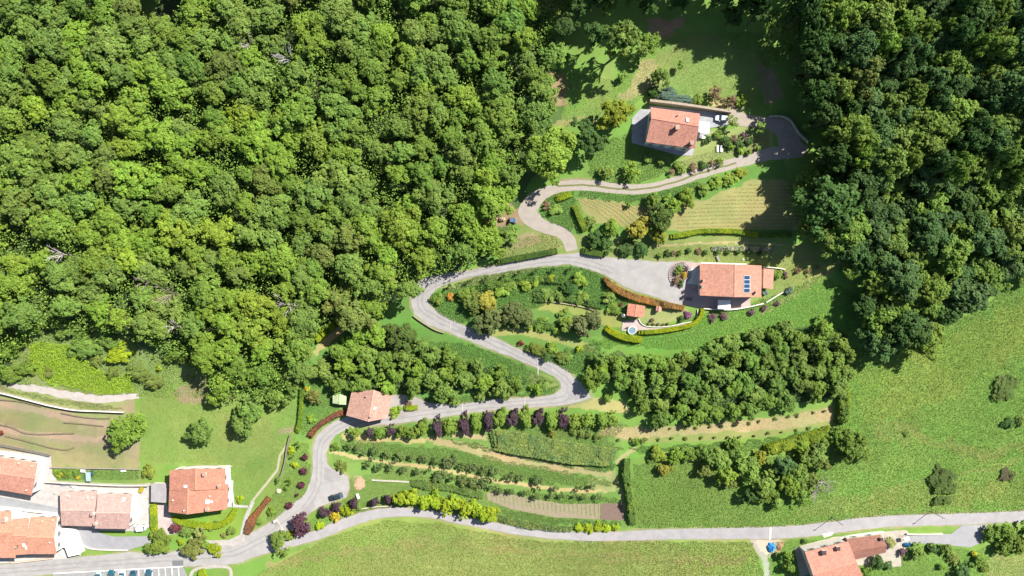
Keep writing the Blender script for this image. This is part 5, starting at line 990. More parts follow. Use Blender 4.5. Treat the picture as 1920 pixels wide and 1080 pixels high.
hedge('lime hedge along the lower edge of the hay field', [(1258, 443), (1285, 440), (1310, 434), (1345, 433), (1380, 434), (1410, 439), (1422, 441)], 4, 1.2, (.24, .33, .02), .13, 90, rough=.3)
hedge('dim green hedge continuing along the hay field in the wood shadow', [(1424, 441), (1450, 442), (1485, 441)], 3, 1.1, 'mg', .13, 80, rough=.3)
hedge('yellow-green hedge down the left side of the hay field', [(1077, 385), (1083, 400), (1092, 420), (1098, 433)], 5, 1.4, (.2, .28, .03), .13, 80, rough=.3)
hedge('lime hedge in the grass island of the track bend', [(1042, 374, 5), (1060, 367, 6), (1072, 363, 5)], 5, 1.2, (.22, .32, .02), .12, 90, rough=.1)
hedge('green hedge on top of the bank above the drive left of the track mouth', [(930, 492), (960, 486), (1000, 479), (1045, 470)], 5, 1.1, (.09, .16, .03), .13, 80)
hedge('short green hedge above the forecourt right of the track mouth', [(1090, 470), (1110, 474), (1135, 477)], 5, 1.3, (.1, .17, .03), .13, 80)
hedge('tall green field hedge beside the soil bed, running down to the lane', [(1176, 862, 5), (1174, 890, 6.5), (1178, 920, 4.5), (1183, 950, 6), (1186, 985, 5)], 5.5, 2.2, (.125, .21, .04), .24, 45, rough=.9)
hedge('tall green hedge at the right end of the planted block', [(1580, 690), (1580, 730), (1579, 770), (1576, 795)], 7, 2.4, (.125, .205, .035), .24, 45, rough=.8)
hedge('lime hedge strip outside the tall hedge of the planted block', [(1590, 730), (1590, 760), (1589, 790)], 3, 1.2, (.2, .3, .03), .14, 80, rough=.2)
hedge('lime hedge beside the pinkish driveway', [(287, 942), (288, 965), (289, 998)], 5, 1.5, (.27, .36, .02), .12, 100, rough=.05)
hedge('curved lime hedge around the lawn below the stepped-roof house', [(322, 972, 3), (345, 980, 5), (370, 984, 5), (400, 986, 5), (420, 981, 5), (433, 970, 5), (440, 955, 4)], 5, 1.2, (.27, .36, .02), .12, 90, rough=.08)
hedge('lime hedge block between the car park and the small park lawn', [(377, 1068, 5), (381, 1085, 7), (383, 1105, 7)], 6, 1.4, (.26, .36, .02), .12, 90, rough=.05)
hedge('lime hedge on the island beside the house at the bend', [(757, 765), (770, 765), (783, 764)], 4, 1.1, (.26, .36, .02), .12, 100, rough=.05)
tree(740, 773, 10, 'S', 'by', 'bright green bush at the left end of the island beside the house at the bend', 1.6, name='bush', cat='bush'); tree(749, 766, 8, 'S', 'by', 'bright green bush next to the clipped hedge on the island', 1.6, name='bush', cat='bush'); tree(765, 757, 7, 'S', 'brown', 'brownish bush above the clipped hedge on the island', 1., name='bush', cat='bush')
for i, q in enumerate([(852, 752, 'gg'), (900, 742, 'gg'), (945, 738, 'gg'), (960, 730, 'mg'), (1010, 728, 'yg'), (1020, 722, 'gg')]): tree(q[0], q[1], 10 if i < 2 else 14, 'S' if i < 2 else 'M', q[2], '%s bush from the left on the bank above the road, under the planted block' % ORD[i], 1.8 if i < 2 else 2.8, 'bushes on the bank above the road', 'bush', 'bush')
tree(1108, 712, 22, 'W', (.15, .23, .03), 'bright tree at the outside of the second drive bend', 5); tree(1128, 694, 16, 'W', 'yg', 'yellow-green tree above the bright tree at the second drive bend', 5); tree(1140, 745, 10, 'M', 'mg', 'small tree at the lower left corner of the planted block below the villa', 2.6)
hedge('pale silvery flowering plants along the terrace edge above the villa', [(1335, 467), (1370, 465.5), (1410, 467), (1455, 468)], 3.4, .8, (.36, .38, .24), .2, 60, 'flower_border', 'flowers', None, .8, False)
# vine rows
for i in range(5):
    o = i * 8.2
    hedge('%s leafy vine row from the top in the block below the two-coloured row' % ORD[i], [(918 + i * 2, 810 + o * .9), (960, 814 + o), (1010, 822 + o), (1060, 832 + o * .95), (1110, 840 + o * .85), (1156 - i * 2, 847 + o * .7)], 3.9, 1.6, (.195, .275, .08), .22, 42, 'vine_row', 'vines', 'vine rows', .3, True)
hedge('loose green row of low plants leading right from the pale stone blocks', [(770, 906, 5), (800, 909, 7), (840, 915, 5), (880, 923, 7), (905, 930, 5)], 7, .9, (.15, .23, .055), .2, 32, 'shrub_row', 'shrubs', None, .5)
hedge('mixed flowering rock-plant border along the lane below the soil bed', [(930, 970, 4), (970, 981, 6), (1020, 989, 5), (1072, 993, 4)], 7, .7, (.17, .23, .07), .2, 30, 'shrub_row', 'shrubs', None, .9, False)

hedge('loose grey-green shrub row above the dusty bank path of the loop garden', [(1000, 550), (1040, 555), (1085, 564), (1130, 574)], 5, 1.2, (.11, .2, .045), .17, 55, 'shrub_row', 'shrubs', None, .8, False)
hedge('loose green shrub row below the short cypresses in the loop garden', [(895, 541), (950, 530), (1005, 524), (1060, 527)], 5, 1.2, (.12, .21, .04), .17, 55, 'shrub_row', 'shrubs', None, .8, False)
hedge('low green planted row along the middle of the loop garden', [(945, 610), (990, 606), (1030, 612), (1070, 618)], 5, 1.0, (.10, .19, .04), .17, 55, 'shrub_row', 'shrubs', None, .8, False)
hedge('leafy row along the drive edge above the second bend', [(985, 652), (1010, 660), (1040, 664), (1062, 672)], 5, 1.3, (.15, .2, .04), .17, 55, 'shrub_row', 'shrubs', None, .8, False)
# ---------------------------------------------------------------- low growth nobody could count
und = Scatter(); SHEETS.append(GAPS[0])
und.add(FOREST_L, 13, .3, 8.2, (.13, .22, .032), .35, .8, jit=8, clump=7); und.add(FOREST_R, 5.5, .36, 3.0, (.055, .11, .03), .35, .8, jit=8)
und.add(GROVE_L, 9, .25, .8, (.07, .13, .03), .35, .6); und.add(GROVE_R, 8, .25, .8, (.05, .1, .026), .35, .6)
und.add([(150, 70), (290, 90), (300, 260), (160, 250), (100, 150)], 9, .3, 2.2, 'gg', .3, .6, jit=10)
und.build('undergrowth')
lush = Scatter()
LP = [([(800, 555), (900, 515), (1000, 497), (1100, 500), (1150, 530), (1180, 560), (1165, 585), (1040, 560), (1000, 575), (950, 600), (850, 605), (815, 585)], 'lush', 26, .6), ([(1100, 640), (1320, 590), (1470, 552), (1540, 515), (1620, 560), (1580, 640), (1300, 655), (1140, 650)], (.115, .23, .036), 22, .3),
      ([(1040, 660), (1130, 640), (1110, 700), (1080, 700), (1000, 670)], 'lush', 26, .7), ([(850, 640), (900, 650), (1000, 695), (1040, 715), (960, 735), (800, 640)], 'lush', 22, .5), ([(1085, 355), (1200, 362), (1300, 340), (1330, 350), (1260, 375), (1180, 380), (1085, 368)], 'lush', 22, .5),
      ([(1020, 370), (1075, 355), (1080, 420), (1070, 440), (1015, 405)], 'lush', 24, .5), ([(1095, 270), (1190, 250), (1290, 310), (1200, 345), (1110, 340)], (.1, .18, .032), 18, .3), ([(640, 820), (760, 835), (800, 835), (1150, 900), (1150, 912), (1000, 905), (800, 868), (640, 842)], (.1, .175, .035), 22, .4),
      ([(700, 880), (900, 915), (1160, 935), (1168, 945), (1060, 945), (920, 920), (780, 895)], (.09, .165, .032), 22, .4), ([(830, 820), (920, 836), (1000, 855), (1100, 872), (1160, 872), (1155, 885), (1060, 875), (960, 855), (860, 832)], 'lush', 28, .5), ([(1180, 838), (1300, 832), (1440, 822), (1560, 800), (1560, 812), (1440, 845), (1300, 840), (1200, 850)], 'lush', 26, .6),
      ([(940, 955), (1060, 972), (1165, 978), (1165, 985), (1060, 985), (1000, 978), (940, 966)], (.09, .16, .035), 24, .4), ([(1100, 790), (1180, 800), (1140, 825), (1170, 840), (1150, 850), (1060, 830), (930, 805), (1000, 800)], (.11, .175, .04), 16, .4), ([(640, 750), (560, 650), (565, 820), (640, 780)], (.1, .18, .035), 18, .3),
      ([(540, 840), (575, 830), (585, 900), (560, 940), (500, 985), (505, 940), (530, 900)], (.12, .2, .04), 18, .25), ([(860, 762), (800, 760), (790, 745), (980, 735), (1050, 720), (1040, 738), (960, 745)], 'lush', 22, .5)]
for p, c, d, h in LP: lush.add(p, d * 1.5, .125, h * .8, c, .28, .45, jit=5)
lush.add([(60, 640), (140, 650), (200, 700), (250, 705), (255, 735), (190, 742), (90, 715), (55, 690)], 30, .18, .7, 'lime', .3, .6, jit=6)
lush.add([(20, 620), (150, 620), (250, 640), (300, 670), (385, 690), (400, 740), (300, 745), (255, 742), (120, 735), (20, 715)], 22, .16, .5, (.17, .26, .055), .3, .6, jit=6, clump=14)
lush.add([(0, 725), (60, 738), (120, 748), (200, 758), (235, 768), (180, 768), (100, 755), (0, 730)], 30, .15, .35, (.16, .2, .06), .3, .6, jit=3)
lush.add([(95, 880), (262, 881), (262, 898), (95, 900)], 18, .17, .4, (.1, .18, .04), .3, .6)
lush.build('ground_cover')
gr = Scatter()
for p, c, d, h, sz in [([(1590, 650), (1700, 650), (1850, 570), (1930, 500), (1960, 960), (1600, 975), (1420, 990), (1180, 990), (1190, 870), (1560, 850)], (.142, .238, .045), 13, .4, .15), ([(440, 1100), (600, 1015), (720, 975), (820, 980), (1000, 1014), (1410, 1016), (1440, 1100)], (.19, .25, .058), 14, .4, .15),
                       ([(262, 740), (390, 690), (430, 740), (555, 740), (555, 830), (520, 900), (440, 940), (430, 870), (300, 868), (262, 860)], (.15, .21, .048), 9, .18, .14), ([(1150, 150), (1250, 60), (1440, 60), (1440, 215), (1380, 200), (1300, 180), (1200, 185), (1150, 240), (1060, 235), (1040, 130)], (.15, .23, .05), 14, .18, .1),
                       ([(1100, 470), (1240, 450), (1540, 485), (1600, 490), (1430, 580), (1400, 500), (1300, 488)], (.17, .2, .055), 9, .15, .12), ([(1440, 1020), (1500, 1010), (1830, 1030), (1960, 1000), (1960, 1110), (1440, 1110)], (.12, .2, .04), 10, .2, .14), ([(0, 745), (250, 780), (262, 870), (95, 878), (0, 830)], (.2, .175, .1), 5, .12, .1),
                       ([(625, 900), (760, 880), (930, 930), (1170, 960), (1000, 990), (740, 950), (650, 965)], (.13, .2, .04), 12, .2, .14), ([(560, 990), (650, 935), (740, 950), (620, 990), (560, 1005)], (.13, .2, .04), 14, .25, .14), ([(320, 968), (430, 955), (420, 978), (370, 982)], (.13, .23, .03), 12, .1, .1), ([(930, 455), (1035, 435), (1058, 462), (940, 490)], (.16, .19, .06), 12, .25, .13), ([(1280, 300), (1440, 245), (1445, 280), (1290, 320)], (.17, .19, .07), 10, .2, .13)]:
    gr.add(p, d, sz * .55, h, c, .16, .35, True, jit=3, hue=.5); gr.add(p, d * 1.1, sz, h * .4, c, .16, .3, aspect=.45, jit=3, hue=.5)
gr.build('tall_grass')
# loose hay lying in rows on the mown field, mown swaths on the strips
hay = Scatter()
HP = [(1083, 370), (1200, 385), (1320, 375), (1420, 335), (1475, 340), (1500, 430), (1420, 430), (1260, 434), (1200, 425), (1115, 420), (1090, 395)]
for k in range(-4, 16):
    y = 340 + k * 7.0
    if k < 0: continue
    pth = [(1270, y + 3), (1350, y), (1430, y - 1), (1510, y - 2)]
    L_, R_ = ribbon(pth, 1.3); pp = [p for p in L_ + R_[::-1]]
    xs = (max(1250, 1430 - (y - 335) * 2.4) if y < 400 else 1262); pp2 = [p for p in pp if p[0] > xs and p[1] > 342]
    if len(pp2) > 5 and y < 434: hay.add(pp2, 60, .12, .28, (.42, .36, .15), .3, .8, aspect=.25)
for k in range(11):
    a = (1078 + k * 1.2 + 12 * k, 372 + k * 1.0); b = (a[0] + 75 - k * 2, a[1] + 50 - k * .5)
    L_, R_ = ribbon([a, ((a[0] + b[0]) / 2 + 4, (a[1] + b[1]) / 2 - 3), b], 1.2); q = L_ + R_[::-1]
    if a[0] < 1200: hay.add(q, 60, .12, .28, (.42, .36, .15), .3, .8, aspect=.25)
hay.add(rpoly([(1125, 808, 8), (1200, 812, 10), (1300, 805, 8), (1400, 797, 10), (1480, 792, 11), (1562, 775, 13)]), 14, .12, .12, (.42, .33, .17), .3, .8, aspect=.3)
hay.add(rpoly([(800, 822, 4), (850, 833, 8), (930, 853, 11), (1020, 873, 9), (1100, 883, 7), (1150, 890, 6)]), 14, .12, .12, (.4, .32, .15), .3, .8, aspect=.3)
hay.build('hay')
for i in range(26): # crop rows on the soil bed
    x = 922 + i * 8.0; t = (x - 912) / 213; yt = 924 + 20 * t ** .8; yb = 940 + 31 * t
    hay_ = Scatter(); SHEETS.clear(); hay_.add([(x - .9, yt), (x + .9, yt), (x + 2.5, yb), (x + .7, yb)], 90, .1, .15, (.19, .28, .07), .3, .6, seed=i)
    if hay_.V: o = hay_.build('seedling_row'); del o['kind']; tag(o, '%s thin row of green seedlings from the left across the brown soil bed' % (ORD[i] if i < 24 else ['twenty-fifth', 'twenty-sixth'][i - 24]), 'seedlings', 'seedling rows of the soil bed')
for i in range(16):
    x = 1160 + i * 25.5; y = 823 - (i * .6) - max(0, i - 9) * 2.6
    if x < 1560: tree(x + rnd.uniform(-3, 3), y + 1 + rnd.uniform(-1.2, 1.2), rnd.uniform(2.6, 4.6), 'S', (.15, .2, .05), '%s low plant from the left along the lower side of the long mown strip' % ORD[i], .7, 'low plants below the long mown strip', 'young_vine', 'plant')
for i in range(14):
    x = 1235 + i * 24; y = 806 - i * 1.6 - max(0, i - 6) * 2.0
    tree(x + rnd.uniform(-4, 4), y + rnd.uniform(-1.2, 1.2), rnd.uniform(2.6, 4.8), 'S', (.15, .2, .05), '%s low plant from the left along the upper side of the long mown strip' % ORD[i], .7, 'low plants above the long mown strip', 'young_vine', 'plant')

# ================================================================ VEHICLES
def car(label, px, py, dirpx, col, kind='car', L=4.3, Wd=1.8, Ht=1.5, name='parked_car', h0=0.0, cab=(.30, .95)):
    mt = slope_matrix(px, py, dirpx, .13 + h0); t = thing(name, label, kind, mt.translation, mt.to_euler())
    # body as lofted cross-sections along x: (x, half width, belt height, sill height)
    st = [(-.5, .78, .62, .35), (-.485, .9, .72, .26), (-.42, .97, .84, .2), (-.2, 1., .9, .18), (.1, 1., .9, .18), (.3, .99, .84, .18), (.42, .95, .74, .2), (.485, .86, .62, .26), (.5, .74, .52, .34)]
    m = MB(); rings = []
    for x, w, b, s in st:
        w *= Wd / 2; b *= Ht * .66 / .9; rings.append([Vector((x * L, -w * .94, s)), Vector((x * L, -w, (s + b) / 2)), Vector((x * L, -w * .95, b - .06)), Vector((x * L, -w * .8, b)), Vector((x * L, w * .8, b)), Vector((x * L, w * .95, b - .06)), Vector((x * L, w, (s + b) / 2)), Vector((x * L, w * .94, s))])
    for a, b in zip(rings, rings[1:]):
        for i in range(8): j = (i + 1) % 8; m.face([a[i], a[j], b[j], b[i]])
    m.face(rings[0]); m.face(rings[-1][::-1]); m.build('body', M['paint'], t, (0, 0, 0), col, sm=False)
    bz = Ht * .66; w = Wd / 2; x0, x1, x2, x3 = -L * .47, -L * .36, L * .08, L * .25
    if kind == 'van': x0, x1, x2, x3 = -L * .49, -L * .47, L * .2, L * .32
    g = MB(); lo = [Vector((x0, -w * .84, bz - .04)), Vector((x3, -w * .84, bz - .04)), Vector((x3, w * .84, bz - .04)), Vector((x0, w * .84, bz - .04))]
    hi = [Vector((x1, -w * .7, Ht - .05)), Vector((x2, -w * .7, Ht - .05)), Vector((x2, w * .7, Ht - .05)), Vector((x1, w * .7, Ht - .05))]
    g.hexa(lo, hi); g.build('window', M['glass'], t, (0, 0, 0), (.03, .06, .08))
    r = MB(); dz = Vector((0, 0, .06)); up = [p + Vector((0, 0, .002)) for p in hi]; r.hexa(up, [p * 1 + dz for p in up]); r.build('roof', M['paint'], t, (0, 0, 0), col)
    for sx_ in (-1, 1):
        for sy_ in (-1, 1):
            wh = MB(); wh.tube((sx_ * L * .31, sy_ * (w - .2), .31 - .13), (sx_ * L * .31, sy_ * (w + .01), .31 - .13), .31, .31, 14); o = wh.build('wheel', M['rubber'], t, (0, 0, 0), (.02, .02, .02))
            ri = MB(); ri.tube((sx_ * L * .31, sy_ * (w + .005), .18), (sx_ * L * .31, sy_ * (w + .02), .18), .19, .17, 10); ri.build('rim', M['steel'], o, (0, 0, 0), (.5, .5, .5))
    for sy_ in (-1, 1):
        q = MB(); q.box((L * .465, sy_ * w * .66, .52), (.12, .34, .14)); q.build('headlight', M['glass'], t, (0, 0, 0), (.8, .8, .8))
        q = MB(); q.box((-L * .482, sy_ * w * .7, .6), (.08, .26, .16)); q.build('tail_light', M['glass'], t, (0, 0, 0), (.4, .02, .02))
        q = MB(); q.box((L * .2, sy_ * (w + .1), bz + .02), (.14, .2, .12)); q.build('mirror', M['paint'], t, (0, 0, 0), col)
    return t
car('white car with dark windows parked on the paved yard right of the highest house', 1352, 222, (-1, -.06), (.8, .8, .8), L=4.2)
car('black estate car parked at the gravel edge of the road lay-by', 631, 930, (-1, .28), (.02, .03, .035), L=4.5, Ht=1.6)
car('white van parked on the yard at the lower right of the pale pink double roof', 265, 988, (-1, .03), (.8, .8, .8), 'van', L=3.6, Ht=1.9)
for q in [(187, 1079, (.35, .5, .55), 'pale blue car in the leftmost used bay of the car park'), (211, 1078, (.01, .09, .12), 'dark teal car in the car park, left of the white car'), (232, 1077, (.7, .72, .72), 'white car between the dark teal and the dark blue car in the car park'), (252, 1079, (.01, .05, .09), 'dark blue car in the car park right of the white one'), (281, 1077, (.015, .07, .11), 'blue-green car in the rightmost used bay of the car park')]:
    car(q[3], q[0], q[1], (.06, -1), q[2], L=4.0)
# small blue-grey quad with cover beside a tarpaulin-covered heap at the track bend
def mound(name, label, cat, px, py, rx, ry, h, col, mat='cloth', seed=1, rot=0):
    g = G(px, py, h / 2); org = Vector((g.x, g.y, float(f(g.x, g.y)))); rg = random.Random(seed); m = MB(); s = mpp(px, py); n = 18; k = 6; ph = [rg.uniform(.82, 1.15) for _ in range(n)]
    ring = lambda t: [Vector((math.cos(6.283 * i / n) * rx * s * ph[i] * math.cos(t), math.sin(6.283 * i / n) * ry * s * ph[i] * math.cos(t), h * math.sin(t) * (1 + .25 * math.sin(i * 2.3 + t * 5)))) for i in range(n)]
    rs = [[p - Vector((0, 0, .25)) for p in ring(0)]] + [ring(1.57 * j / k) for j in range(k)]
    for a, b in zip(rs, rs[1:]):
        for i in range(n): j = (i + 1) % n; m.face([a[i], a[j], b[j], b[i]])
    m.face(rs[-1]); o = m.build(name, M[mat], None, org, col, (0, 0, rot)); return tag(o, label, cat)
mound('covered_heap', 'tan covered heap beside the track left of the small blue vehicle', 'heap', 941, 411.5, 7, 4.2, 1.0, (.5, .38, .28), rot=.1)
t = car('small blue-grey vehicle parked at the wood edge beside the tan heap', 962, 413, (1, .1), (.1, .14, .22), L=2.4, Wd=1.5, Ht=1.4, name='small_vehicle')
mound('earth_heap', 'brown heap of branches and earth beside the tan heap', 'heap', 925, 408, 8, 5, .8, (.28, .16, .11), 'soil', 4)
mound('tarpaulin', 'bright blue tarpaulin spread over a pile at the lane junction', 'tarpaulin', 1447, 1027, 8.5, 9.5, .9, (.03, .22, .5), seed=9)
mound('tarpaulin', 'deep blue tarpaulin heap at the end of the grey driveway', 'tarpaulin', 1701, 1022, 8, 4.5, 1.0, (.02, .12, .25), seed=12)
mound('earth_heap', 'brown earth heap right of the bright blue tarpaulin', 'heap', 1462, 1026, 5, 7, .5, (.32, .2, .12), 'soil', 5)
mound('tarpaulin', 'grey-blue cover over stored things between the kitchen garden and the double roof', 'tarpaulin', 120, 907.5, 11, 4, .9, (.28, .33, .42), seed=21)
mound('tarpaulin', 'pale grey cover right of the grey-blue one by the kitchen garden', 'tarpaulin', 138, 912, 8, 3.5, .7, (.5, .5, .48), seed=22)
mound('stone_heap', 'small heap of stored stone on the yard of the tall white house', 'stones', 103, 925, 5, 3, .5, (.4, .38, .33), 'stone', 23)
mound('boulder', 'pale boulder on the grass below the dry stone wall', 'boulder', 522, 921, 5, 5, .8, (.5, .5, .32), 'stone', 6)
mound('sand_patch', 'round pinkish sand patch in the grass beside the car lay-by', 'sand', 674, 906, 10.5, 12.5, .1, (.45, .3, .2), 'gravel', 3)
mound('stone_heap', 'small grey-white stone heap on the hillside grass beside the villa', 'stones', 1393, 486.5, 2.5, 2.5, .3, (.6, .6, .52), 'stone', 7)
# ---------------------------------------------------------------- garden things
def lounger(label, px, py):
    mt = slope_matrix(px, py, (.08, 1), .05); t = thing('sun_lounger', label, 'sun lounger', mt.translation, mt.to_euler(), 'white sun loungers')
    m = MB(); m.box((.25, 0, .32), (1.35, .62, .08)); m.build('seat', M['cloth'], t, (0, 0, 0), (.85, .85, .82))
    m = MB(); m.box((0, 0, 0), (.75, .62, .08)); m.build('backrest', M['cloth'], t, (-.72, 0, .46), (.85, .85, .82), (0, R(28), 0))
    for x in (-.75, .8):
        for y in (-.26, .26): m = MB(); m.box((x, y, .14), (.06, .06, .3)); m.build('leg', M['metal'], t, (0, 0, 0), (.8, .8, .8))
lounger('left one of the two white sun loungers below the highest house', 1345, 279); lounger('right one of the two white sun loungers below the highest house', 1352, 279.5)
mt = slope_matrix(1184.5, 619, (1, 0), .1); t = thing('round_pool', 'small round pool with pale blue water and white stone rim below the garden house', 'pool', mt.translation, mt.to_euler())
m = MB(); m.lathe([(1.35, -.1), (1.35, .5), (1.1, .5), (1.1, .0)], 28); m.build('rim', M['paving'], t, (0, 0, 0), (.6, .57, .52))
m = MB(); m.lathe([(1.1, .36), (0, .37)], 28); m.build('water', M['glass'], t, (0, 0, 0), (.13, .22, .27))
for i in range(3):
    a = [2.6, 4.3, 5.7][i]; mt = slope_matrix(1184.5 + 10 * math.cos(a), 619 - 10 * math.sin(a), (math.cos(a), -math.sin(a)), .1); t = thing('garden_chair', 'dark garden chair at the round pool, %s' % ['upper left of it', 'lower left of it', 'lower right of it'][i], 'chair', mt.translation, mt.to_euler(), 'garden chairs at the round pool')
    m = MB(); m.box((0, 0, .43), (.46, .46, .05)); m.build('seat', M['wood'], t, (0, 0, 0), (.06, .05, .05)); m = MB(); m.box((.22, 0, .7), (.05, .46, .5)); m.build('backrest', M['wood'], t, (0, 0, 0), (.06, .05, .05))
    for x in (-.2, .2):
        for y in (-.2, .2): m = MB(); m.box((x, y, .2), (.05, .05, .42)); m.build('leg', M['wood'], t, (0, 0, 0), (.06, .05, .05))
g = G(1169, 591, 1.2); t = thing('glare_ball', 'polished steel ball added for the white glare left of the garden house', 'added glare ball', Vector((g.x, g.y, float(f(g.x, g.y)))))  # added ball and stand that make the bright glare, source unknown
m = MB(); m.lathe([(.3, -.1), (.3, .1), (.08, .2), (.08, .6)], 12); m.build('stand', M['paving'], t, (0, 0, 0), (.5, .5, .5))
m = MB(); m.lathe([(.75 * math.cos(a), 1.3 + .75 * math.sin(a)) for a in [-1.5708 + 3.14159 * i / 16 for i in range(17)]], 28); m.build('ball', M['steel'], t, (0, 0, 0), (.9, .9, .88), sm=True)
# round flower bed with its ring of timber spokes
g = G(1277, 515); org = g; t = thing('flower_bed', 'round flower bed with a half ring of timber spokes on the gravel forecourt', 'flower bed', org)
m = MB(); s = float(mpp(1277, 515))
def pt(r, a, h=0):
    x = org.x + r * s * math.cos(a); y = org.y + r * s * math.sin(a); return Vector((x, y, float(f(x, y)) + h)) - org
for i in range(20):
    a = 1.35 + i * .17; m2 = MB(); m2.tube(pt(13, a, .35), pt(23, a, .35), .07, .07, 5); m2.build('spoke', M['wood'], t, (0, 0, 0), (.2, .12, .1))
for i in range(22): a = 1.3 + i * .16; m.tube(pt(23.5, a, .15), pt(23.5, a + .165, .15), .16, .16, 6)
m.build('outer_kerb', M['stone'], t, (0, 0, 0), (.45, .32, .28)); m = MB()
for i in range(32): a = i * .19635; m.hexa([pt(12.4, a + .19635, -.2), pt(13.4, a + .19635, -.2), pt(13.4, a, -.2), pt(12.4, a, -.2)][::-1], [pt(12.4, a + .19635, .3), pt(13.4, a + .19635, .3), pt(13.4, a, .3), pt(12.4, a, .3)][::-1])
m.build('inner_kerb', M['stone'], t, (0, 0, 0), (.4, .35, .3)); m = MB(); m.face([pt(12.4, i * .3927, .15) for i in range(16)]); m.build('bed_soil', M['soil'], t, (0, 0, 0), (.2, .14, .1))
for q in [(1270, 512, 7, 'ol', 'olive shrub in the left half of the round flower bed'), (1283, 515, 5, 'ye', 'golden shrub in the right half of the round flower bed'), (1275, 505, 7, 'mg', 'green shrub at the top of the round flower bed'), (1268, 525, 8, 'brown', 'reddish-brown shrub at the lower left of the round flower bed'), (1277, 528, 7, 'dg', 'dark shrub at the bottom of the round flower bed'), (1287, 503, 6, 'mauve', 'purple shrub at the upper right of the round flower bed')]:
    tree(q[0], q[1], q[2] * 1.15, 'S', (.5, .36, .02) if q[3] == 'ye' else q[3], q[4], 1.2, 'shrubs of the round flower bed', 'shrub', 'shrub')
def block_thing(name, label, cat, px, py, dirpx, dims, col, mat='wood', legs=True):
    mt = slope_matrix(px, py, dirpx, .1); t = thing(name, label, cat, mt.translation, mt.to_euler()); l, w, h = dims
    m = MB(); m.box((0, 0, h), (l, w, .07)); m.build('top', M[mat], t, (0, 0, 0), col)
    for x in (-1, 1):
        for y in (-1, 1): m = MB(); m.box((x * (l / 2 - .08), y * (w / 2 - .08), h / 2 - .05), (.07, .07, h)); m.build('leg', M[mat], t, (0, 0, 0), [c * .8 for c in col])
    return t
block_thing('garden_bench', 'grey garden bench on the lawn above the villa roof', 'bench', 1345.5, 484, (.45, 1), (1.8, .55, .45), (.25, .26, .28)); block_thing('garden_table', 'white table on the patio right of the canopy of the highest house', 'table', 1317, 258, (1, .2), (1.4, .8, .72), (.7, .7, .7)); block_thing('garden_table', 'dark table on the shaded patio beside the villa', 'table', 1291, 560, (1, .1), (1.8, .9, .72), (.12, .12, .14))
block_thing('wheeled_rack', 'dark garden rack between the lower corner of the lean-to and the grass', 'rack', 1433.5, 548, (.6, 1), (1.7, .8, .8), (.05, .08, .12)); block_thing('picnic_table', 'white table between the lay-by and the purple trees', 'table', 672, 929, (.4, 1), (1.7, .9, .7), (.65, .68, .62)); block_thing('garden_trellis', 'pale blue frame in the kitchen garden behind the pale pink double roof', 'frame', 172, 890, (0, 1), (3., 1.6, 1.8), (.45, .6, .62), 'metal')
block_thing('garden_trellis', 'dark blue frame right of the pale frame in the kitchen garden', 'frame', 177, 884, (0, 1), (1.4, 1., 1.4), (.05, .12, .16), 'metal'); block_thing('cold_frame', 'small white box roof on the wall of the kitchen garden', 'cold frame', 159, 881, (1, .1), (1.7, 1., .9), (.8, .78, .74), 'metal'); block_thing('garden_bench', 'white bench at the right end of the kitchen garden wall', 'bench', 233, 882, (1, -.05), (1.7, .5, .5), (.75, .73, .68))
for i, q in enumerate([(106, 997), (105, 1006), (86, 968), (103, 968), (118, 999), (113, 989)]): tree(q[0], q[1], 2.6, 'S', 'dg', '%s small shrub standing in for a dark mark at the three-wing house' % ORD[i], .9, 'shrubs added for dark window and vent marks', 'mark_shrub', 'dark mark stand-in')  # shrubs added in place of small dark window and vent marks
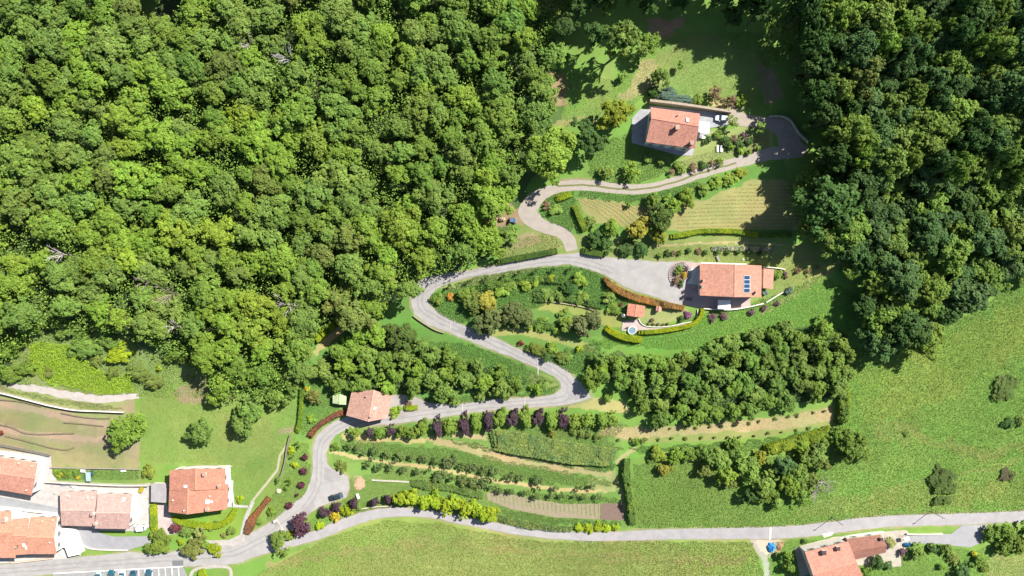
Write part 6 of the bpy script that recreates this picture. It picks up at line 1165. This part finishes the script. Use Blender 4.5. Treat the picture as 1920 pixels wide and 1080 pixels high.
# poles
def pole(label, px, py, h, col=(.25, .22, .2)):
    g = G(px, py); t = thing('utility_pole', label, 'pole', g, None, 'utility poles along the lane'); m = MB(); m.tube((0, 0, -.5), (0, 0, h), .12, .08, 9); m.build('post', M['wood'], t, (0, 0, 0), col)
    m = MB(); m.box((0, 0, h - .5), (1.1, .1, .1)); m.build('cross_arm', M['wood'], t, (0, 0, 0), col)
    for x in (-.45, 0, .45): m = MB(); m.lathe([(.05, 0), (.07, .06), (.04, .12), (0, .16)], 8); m.build('insulator', M['glass'], t, (x, 0, h - .45), (.5, .5, .45))
pole('left one of the two wooden utility poles above the lane, nearer the blue tarpaulin', 1560, 970, 7.5); pole('right one of the two wooden utility poles above the lane, above the farmhouse driveway', 1744, 958, 7.5)
def gate(label, a, b):
    pa, pb = G(*a), G(*b); t = thing('gate', label, 'gate', pa.lerp(pb, .5)); org = pa.lerp(pb, .5)
    for p in (pa, pb): m = MB(); q = p - org; m.box((q.x, q.y, q.z + .5), (.5, .5, 1.6)); m.build('gate_post', M['stone'], t, (0, 0, 0), (.7, .68, .62))
    m = MB()
    for k in range(4): m.tube(pa - org + Vector((0, 0, .3 + k * .28)), pa.lerp(pb, .45) - org + Vector((0, 0, .3 + k * .28)), .03, .03, 5)
    m.build('bars', M['metal'], t, (0, 0, 0), (.12, .12, .12))
gate('open iron gate with pale posts across the road near the fork', (516, 976), (530, 992))
_t = ['first', 'second', 'third', 'fourth', 'fifth', 'sixth', 'seventh', 'eighth', 'ninth']
OR2 = ORD[:19] + [w for d, D in (('twenty', 'twentieth'), ('thirty', 'thirtieth'), ('forty', 'fortieth')) for w in [D] + ['%s-%s' % (d, k) for k in _t]]
grps = {}
for px, py, o in PLACE: grps.setdefault(o['group'], []).append((px, py, o))
for g_, L in grps.items():
    if len(L) <= 24:
        for i, (px, py, o) in enumerate(sorted(L, key=lambda q: q[0])): o['label'] = o['label'].replace('@', OR2[i] + ' from the left')
    else:
        L.sort(key=lambda q: q[1]); nr = max(2, round(math.sqrt(len(L) * .7))); per = math.ceil(len(L) / nr)
        for k in range(nr):
            for i, (px, py, o) in enumerate(sorted(L[k * per:(k + 1) * per], key=lambda q: q[0])): o['label'] = o['label'].replace('@', '%s from the left in the %s rank' % (OR2[i], OR2[k]))
print('objects', len(bpy.data.objects))
